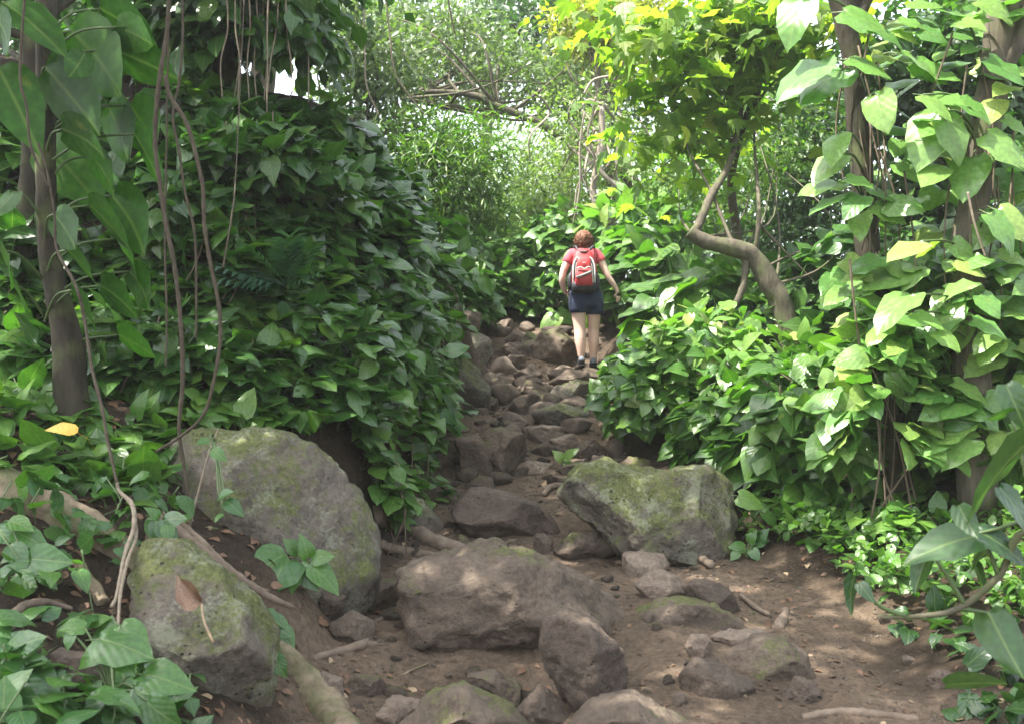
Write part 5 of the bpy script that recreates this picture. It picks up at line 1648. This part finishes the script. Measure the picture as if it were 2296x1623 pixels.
def loft(rings, seg=20):
    """rings of (cx,cy,z,rx,ry,power)"""
    V = []
    a = np.linspace(0, 2 * math.pi, seg, endpoint=False)
    for cx, cy, z, rx, ry, pw in rings:
        c, s = np.cos(a), np.sin(a)
        V.append(np.stack([cx + rx * np.sign(c) * abs(c) ** (2 / pw), cy + ry * np.sign(s) * abs(s) ** (2 / pw), np.full(seg, z)], -1))
    m = len(V)
    V = np.vstack(V)
    i = np.arange(m - 1)[:, None] * seg
    j = np.arange(seg)[None]
    p, q = (i + j).ravel(), (i + (j + 1) % seg).ravel()
    T = np.vstack([np.stack([p, q, q + seg], -1), np.stack([p, q + seg, p + seg], -1)])
    n0 = len(V)
    V = np.vstack([V, V[:seg].mean(0), V[(m - 1) * seg:].mean(0)])
    jj = np.arange(seg)
    T = np.vstack([T, np.stack([np.full(seg, n0), (jj + 1) % seg, jj], -1), np.stack([np.full(seg, n0 + 1), (m - 1) * seg + jj, (m - 1) * seg + (jj + 1) % seg], -1)])
    return V, T


sh = join_np([loft([(0, .02, 1.0, .165, .125, 2.2), (.005, .02, .94, .185, .14, 2.3), (.005, .02, .86, .205, .15, 2.4), (.005, .02, .79, .21, .15, 2.5), (.005, .02, .735, .2, .14, 2.5), (.005, .02, .69, .15, .11, 2.5)], 28),
              loft([(-.095, .01, .86, .10, .13, 2.4), (-.095, .008, .76, .107, .13, 2.4), (-.088, .005, .70, .104, .122, 2.3), (-.085, .005, .655, .104, .12, 2.2), (-.085, .005, .652, .08, .09, 2.2)], 22),
              loft([(.11, .03, .86, .10, .13, 2.4), (.115, .032, .76, .107, .13, 2.4), (.118, .04, .69, .104, .12, 2.3), (.118, .045, .635, .106, .118, 2.2), (.118, .045, .632, .08, .09, 2.2)], 22)])
V, T = sh
V = V + vnormals(V, T) * (.006 * fbm(V * 14, 5, 2))[:, None]
obj('shorts', mesh_np('shorts', V, T, mats=(M['shorts'],)), person)

# hair: short wavy bob
S5, T5 = ico(5)
V = S5 * np.array([.108, .112, .118])
V[:, 2] = np.where(V[:, 2] < -.02, V[:, 2] * 1.0, V[:, 2])
V = V * (1 + .06 * fbm(S5 * 3, 2, 2) + .07 * np.abs(vnoise(S5 * np.array([9, 9, 5]), 6)) + .05 * vnoise(S5 * 16, 7))[:, None]
V[:, 0] *= 1 + .10 * np.exp(-((V[:, 2] + .04) / .05) ** 2)
low = V[:, 2] < -.085
V[low, 2] = -.085 + (V[low, 2] + .085) * .5
V[:, 1] = np.minimum(V[:, 1], .075)
hair = obj('hair', mesh_np('hair', V + np.array([-.012, .105, 1.553]), T5, mats=(M['hair'],)), person)
parts = []
for k in range(420):
    d = norm(RNG.normal(size=3))
    if d[1] > .45 or d[2] < -.75: continue
    p = d * np.array([.112, .112, .12]) + np.array([-.012, .105, 1.553])
    tg = norm(np.cross(d, norm(RNG.normal(size=3))) + np.array([0, 0, -.8]))
    parts.append(tube_np([p - d * .01, p + tg * .022 + d * .010, p + tg * .045 + d * .003], [.0035, .003, .001], seg=3, n=5, cap=False))
V, T = join_np(parts)
o = obj('hair_strands', mesh_np('hair_strands', V, T, mats=(M['hair'],)), person)
o['kind'] = 'stuff'

# shoes
for sx, y0, z0, tilt in ((-.05, -.02, .0, .35), (.10, .08, -.01, .1)):
    rings = [(-.11, .030, .036, .075), (-.09, .038, .05, .095), (-.05, .042, .05, .10), (.0, .044, .042, .085), (.06, .048, .034, .065), (.12, .045, .027, .05), (.15, .03, .016, .03)]
    V, T = [], []
    seg = 14
    a = np.linspace(0, 2 * math.pi, seg, endpoint=False)
    for (yy, rx, rz, top) in rings:
        V.append(np.stack([rx * np.cos(a), np.full(seg, yy), .02 + np.clip(np.sin(a), -.5, 1) * rz + (top - .02) * .4], -1))
    m = len(V)
    V = np.vstack(V)
    i = np.arange(m - 1)[:, None] * seg
    j = np.arange(seg)[None]
    p, q = (i + j).ravel(), (i + (j + 1) % seg).ravel()
    T = np.vstack([np.stack([p, q, q + seg], -1), np.stack([p, q + seg, p + seg], -1), np.stack([np.zeros(seg - 2, int), np.arange(2, seg), np.arange(1, seg - 1)], -1), np.stack([np.zeros(seg - 2, int), np.arange(1, seg - 1), np.arange(2, seg)], -1) + (m - 1) * seg])
    c, s = math.cos(-tilt), math.sin(-tilt)
    Rm = np.array([[1, 0, 0], [0, c, -s], [0, s, c]])
    V = (V + np.array([0, .02, 0])) @ Rm.T + np.array([sx, y0, z0 + .02])
    so = obj('shoe', mesh_np('shoe', V, T, mats=(M['shoe'],)), person)
    V2 = V.copy()
    V2 = (V2 - V2.mean(0)) * np.array([1.06, 1.04, .25]) + V2.mean(0)
    V2 = V2 - np.array([0, 0, .04])
    obj('sole', mesh_np('sole', V2, T, mats=(M['sole'],)), so)

# ------------------------------------------------------------------ the backpack
pk = thing('backpack', 'red and black backpack with grey piping on the woman\'s back', 'backpack', PG + np.array([0, 0, .88]))
oz = .88


def pkobj(name, V, T, mat, parent=None):
    return obj(name, mesh_np(name, V - np.array([0, 0, oz]), T, mats=(M[mat],)), parent or pk)


PX = -.03
bodyr = [(PX, -.13, .885, .115, .05, 3), (PX, -.15, .90, .135, .085, 3.2), (PX, -.155, 1.0, .145, .095, 3.2), (PX, -.15, 1.15, .14, .085, 3), (PX, -.13, 1.28, .128, .07, 2.8), (PX, -.11, 1.37, .105, .055, 2.6), (PX, -.10, 1.415, .07, .03, 2.3)]
pkobj('pack_body', *loft(bodyr, 28), 'pack_red')
pkobj('base_panel', *loft([(PX, -.14, .88, .118, .06, 3), (PX, -.158, .893, .142, .092, 3.2), (PX, -.162, .95, .150, .10, 3.2), (PX, -.158, 1.0, .149, .098, 3.2), (PX, -.15, 1.03, .13, .07, 3)], 28), 'pack_black')
pkobj('front_pocket', *loft([(PX, -.23, .955, .095, .035, 3.5), (PX, -.242, .975, .105, .042, 3.5), (PX, -.242, 1.06, .104, .042, 3.5), (PX, -.232, 1.14, .098, .035, 3.2), (PX, -.215, 1.17, .085, .02, 3)], 24), 'pack_red')
pkobj('upper_pocket', *loft([(PX, -.205, 1.165, .085, .03, 3), (PX, -.21, 1.19, .09, .032, 3), (PX, -.19, 1.27, .082, .03, 3), (PX, -.165, 1.33, .07, .02, 3)], 24), 'pack_red')


def piping(pts, r, mat, name='piping'):
    V, T = tube_np(pts, r, seg=8, n=40)
    return pkobj(name, V, T, mat)


for off, mt_, rr_ in ((0, 'pack_grey', .011), (.022, 'pack_black', .010), (.042, 'pack_grey', .007)):
    for sx in (-1, 1):
        w = .126 - off * .7
        piping([(PX + sx * w, -.215, .98), (PX + sx * (w + .003), -.225, 1.08), (PX + sx * (w - .002), -.208, 1.20), (PX + sx * (w - .03), -.185, 1.285 - off * .3), (PX + sx * .045, -.172, 1.31 - off * .6), (PX + sx * .0, -.18, 1.285 - off * .9)], rr_, mt_)
piping([(PX - .09, -.265, 1.165), (PX - .04, -.275, 1.175), (PX, -.278, 1.155), (PX + .05, -.275, 1.178), (PX + .085, -.262, 1.16), (PX + .1, -.262, 1.08), (PX + .105, -.265, .99)], .009, 'pack_grey')
piping([(PX - .098, -.276, 1.055), (PX - .04, -.284, 1.072), (PX + .03, -.284, 1.10), (PX + .08, -.275, 1.125)], .016, 'pack_band', 'reflective_band')
piping([(PX - .06, -.13, 1.395), (PX - .03, -.165, 1.375), (PX + .03, -.165, 1.375), (PX + .06, -.13, 1.395)], .01, 'pack_black', 'haul_loop')
pkobj('brand_tab', S * np.array([.022, .004, .006]) + np.array([PX, -.245, 1.235]), T_ if False else ico(3)[1], 'pack_grey')
for sx in (-1, 1):
    pkobj('side_pocket', *loft([(PX + sx * .15, -.13, .92, .022, .05, 2.5), (PX + sx * .165, -.13, .96, .032, .06, 2.5), (PX + sx * .165, -.12, 1.08, .03, .055, 2.5), (PX + sx * .15, -.11, 1.13, .015, .04, 2.5)], 16), 'pack_black')
    piping([(PX + sx * .07, -.10, 1.40), (-.01 + sx * .105, -.03, 1.455), (-.01 + sx * .12, .07, 1.455), (-.01 + sx * .13, .17, 1.38), (-.01 + sx * .14, .2, 1.2), (-.01 + sx * .16, .1, 1.02), (PX + sx * .15, -.09, .97)], .017, 'pack_black', 'shoulder_strap')
    piping([(PX + sx * .17, -.1, 1.05), (PX + sx * .178, -.08, .98), (PX + sx * .175, -.08, .86), (PX + sx * .17, -.09, .84)], .008, 'pack_black', 'loose_strap')

# ------------------------------------------------------------------ bright moist air between the trees
bm = bmesh.new()
bmesh.ops.create_cube(bm, size=1)
me = bpy.data.meshes.new('haze')
bm.to_mesh(me)
bm.free()
m, n_, l_, out = newmat('haze_air')
pv = n_.new('ShaderNodeVolumePrincipled')
pv.inputs['Density'].default_value = HAZE
pv.inputs['Color'].default_value = (.95, .97, .93, 1)
pv.inputs['Anisotropy'].default_value = .3
l_.new(pv.outputs[0], out.inputs['Volume'])
me.materials.append(m)
hz = obj('haze', me)
hz.scale = (640, 720, 40)
hz.location = (0, 262, 15)
tag(hz, 'thin bright haze hanging between the distant trees', 'haze', kind='stuff')
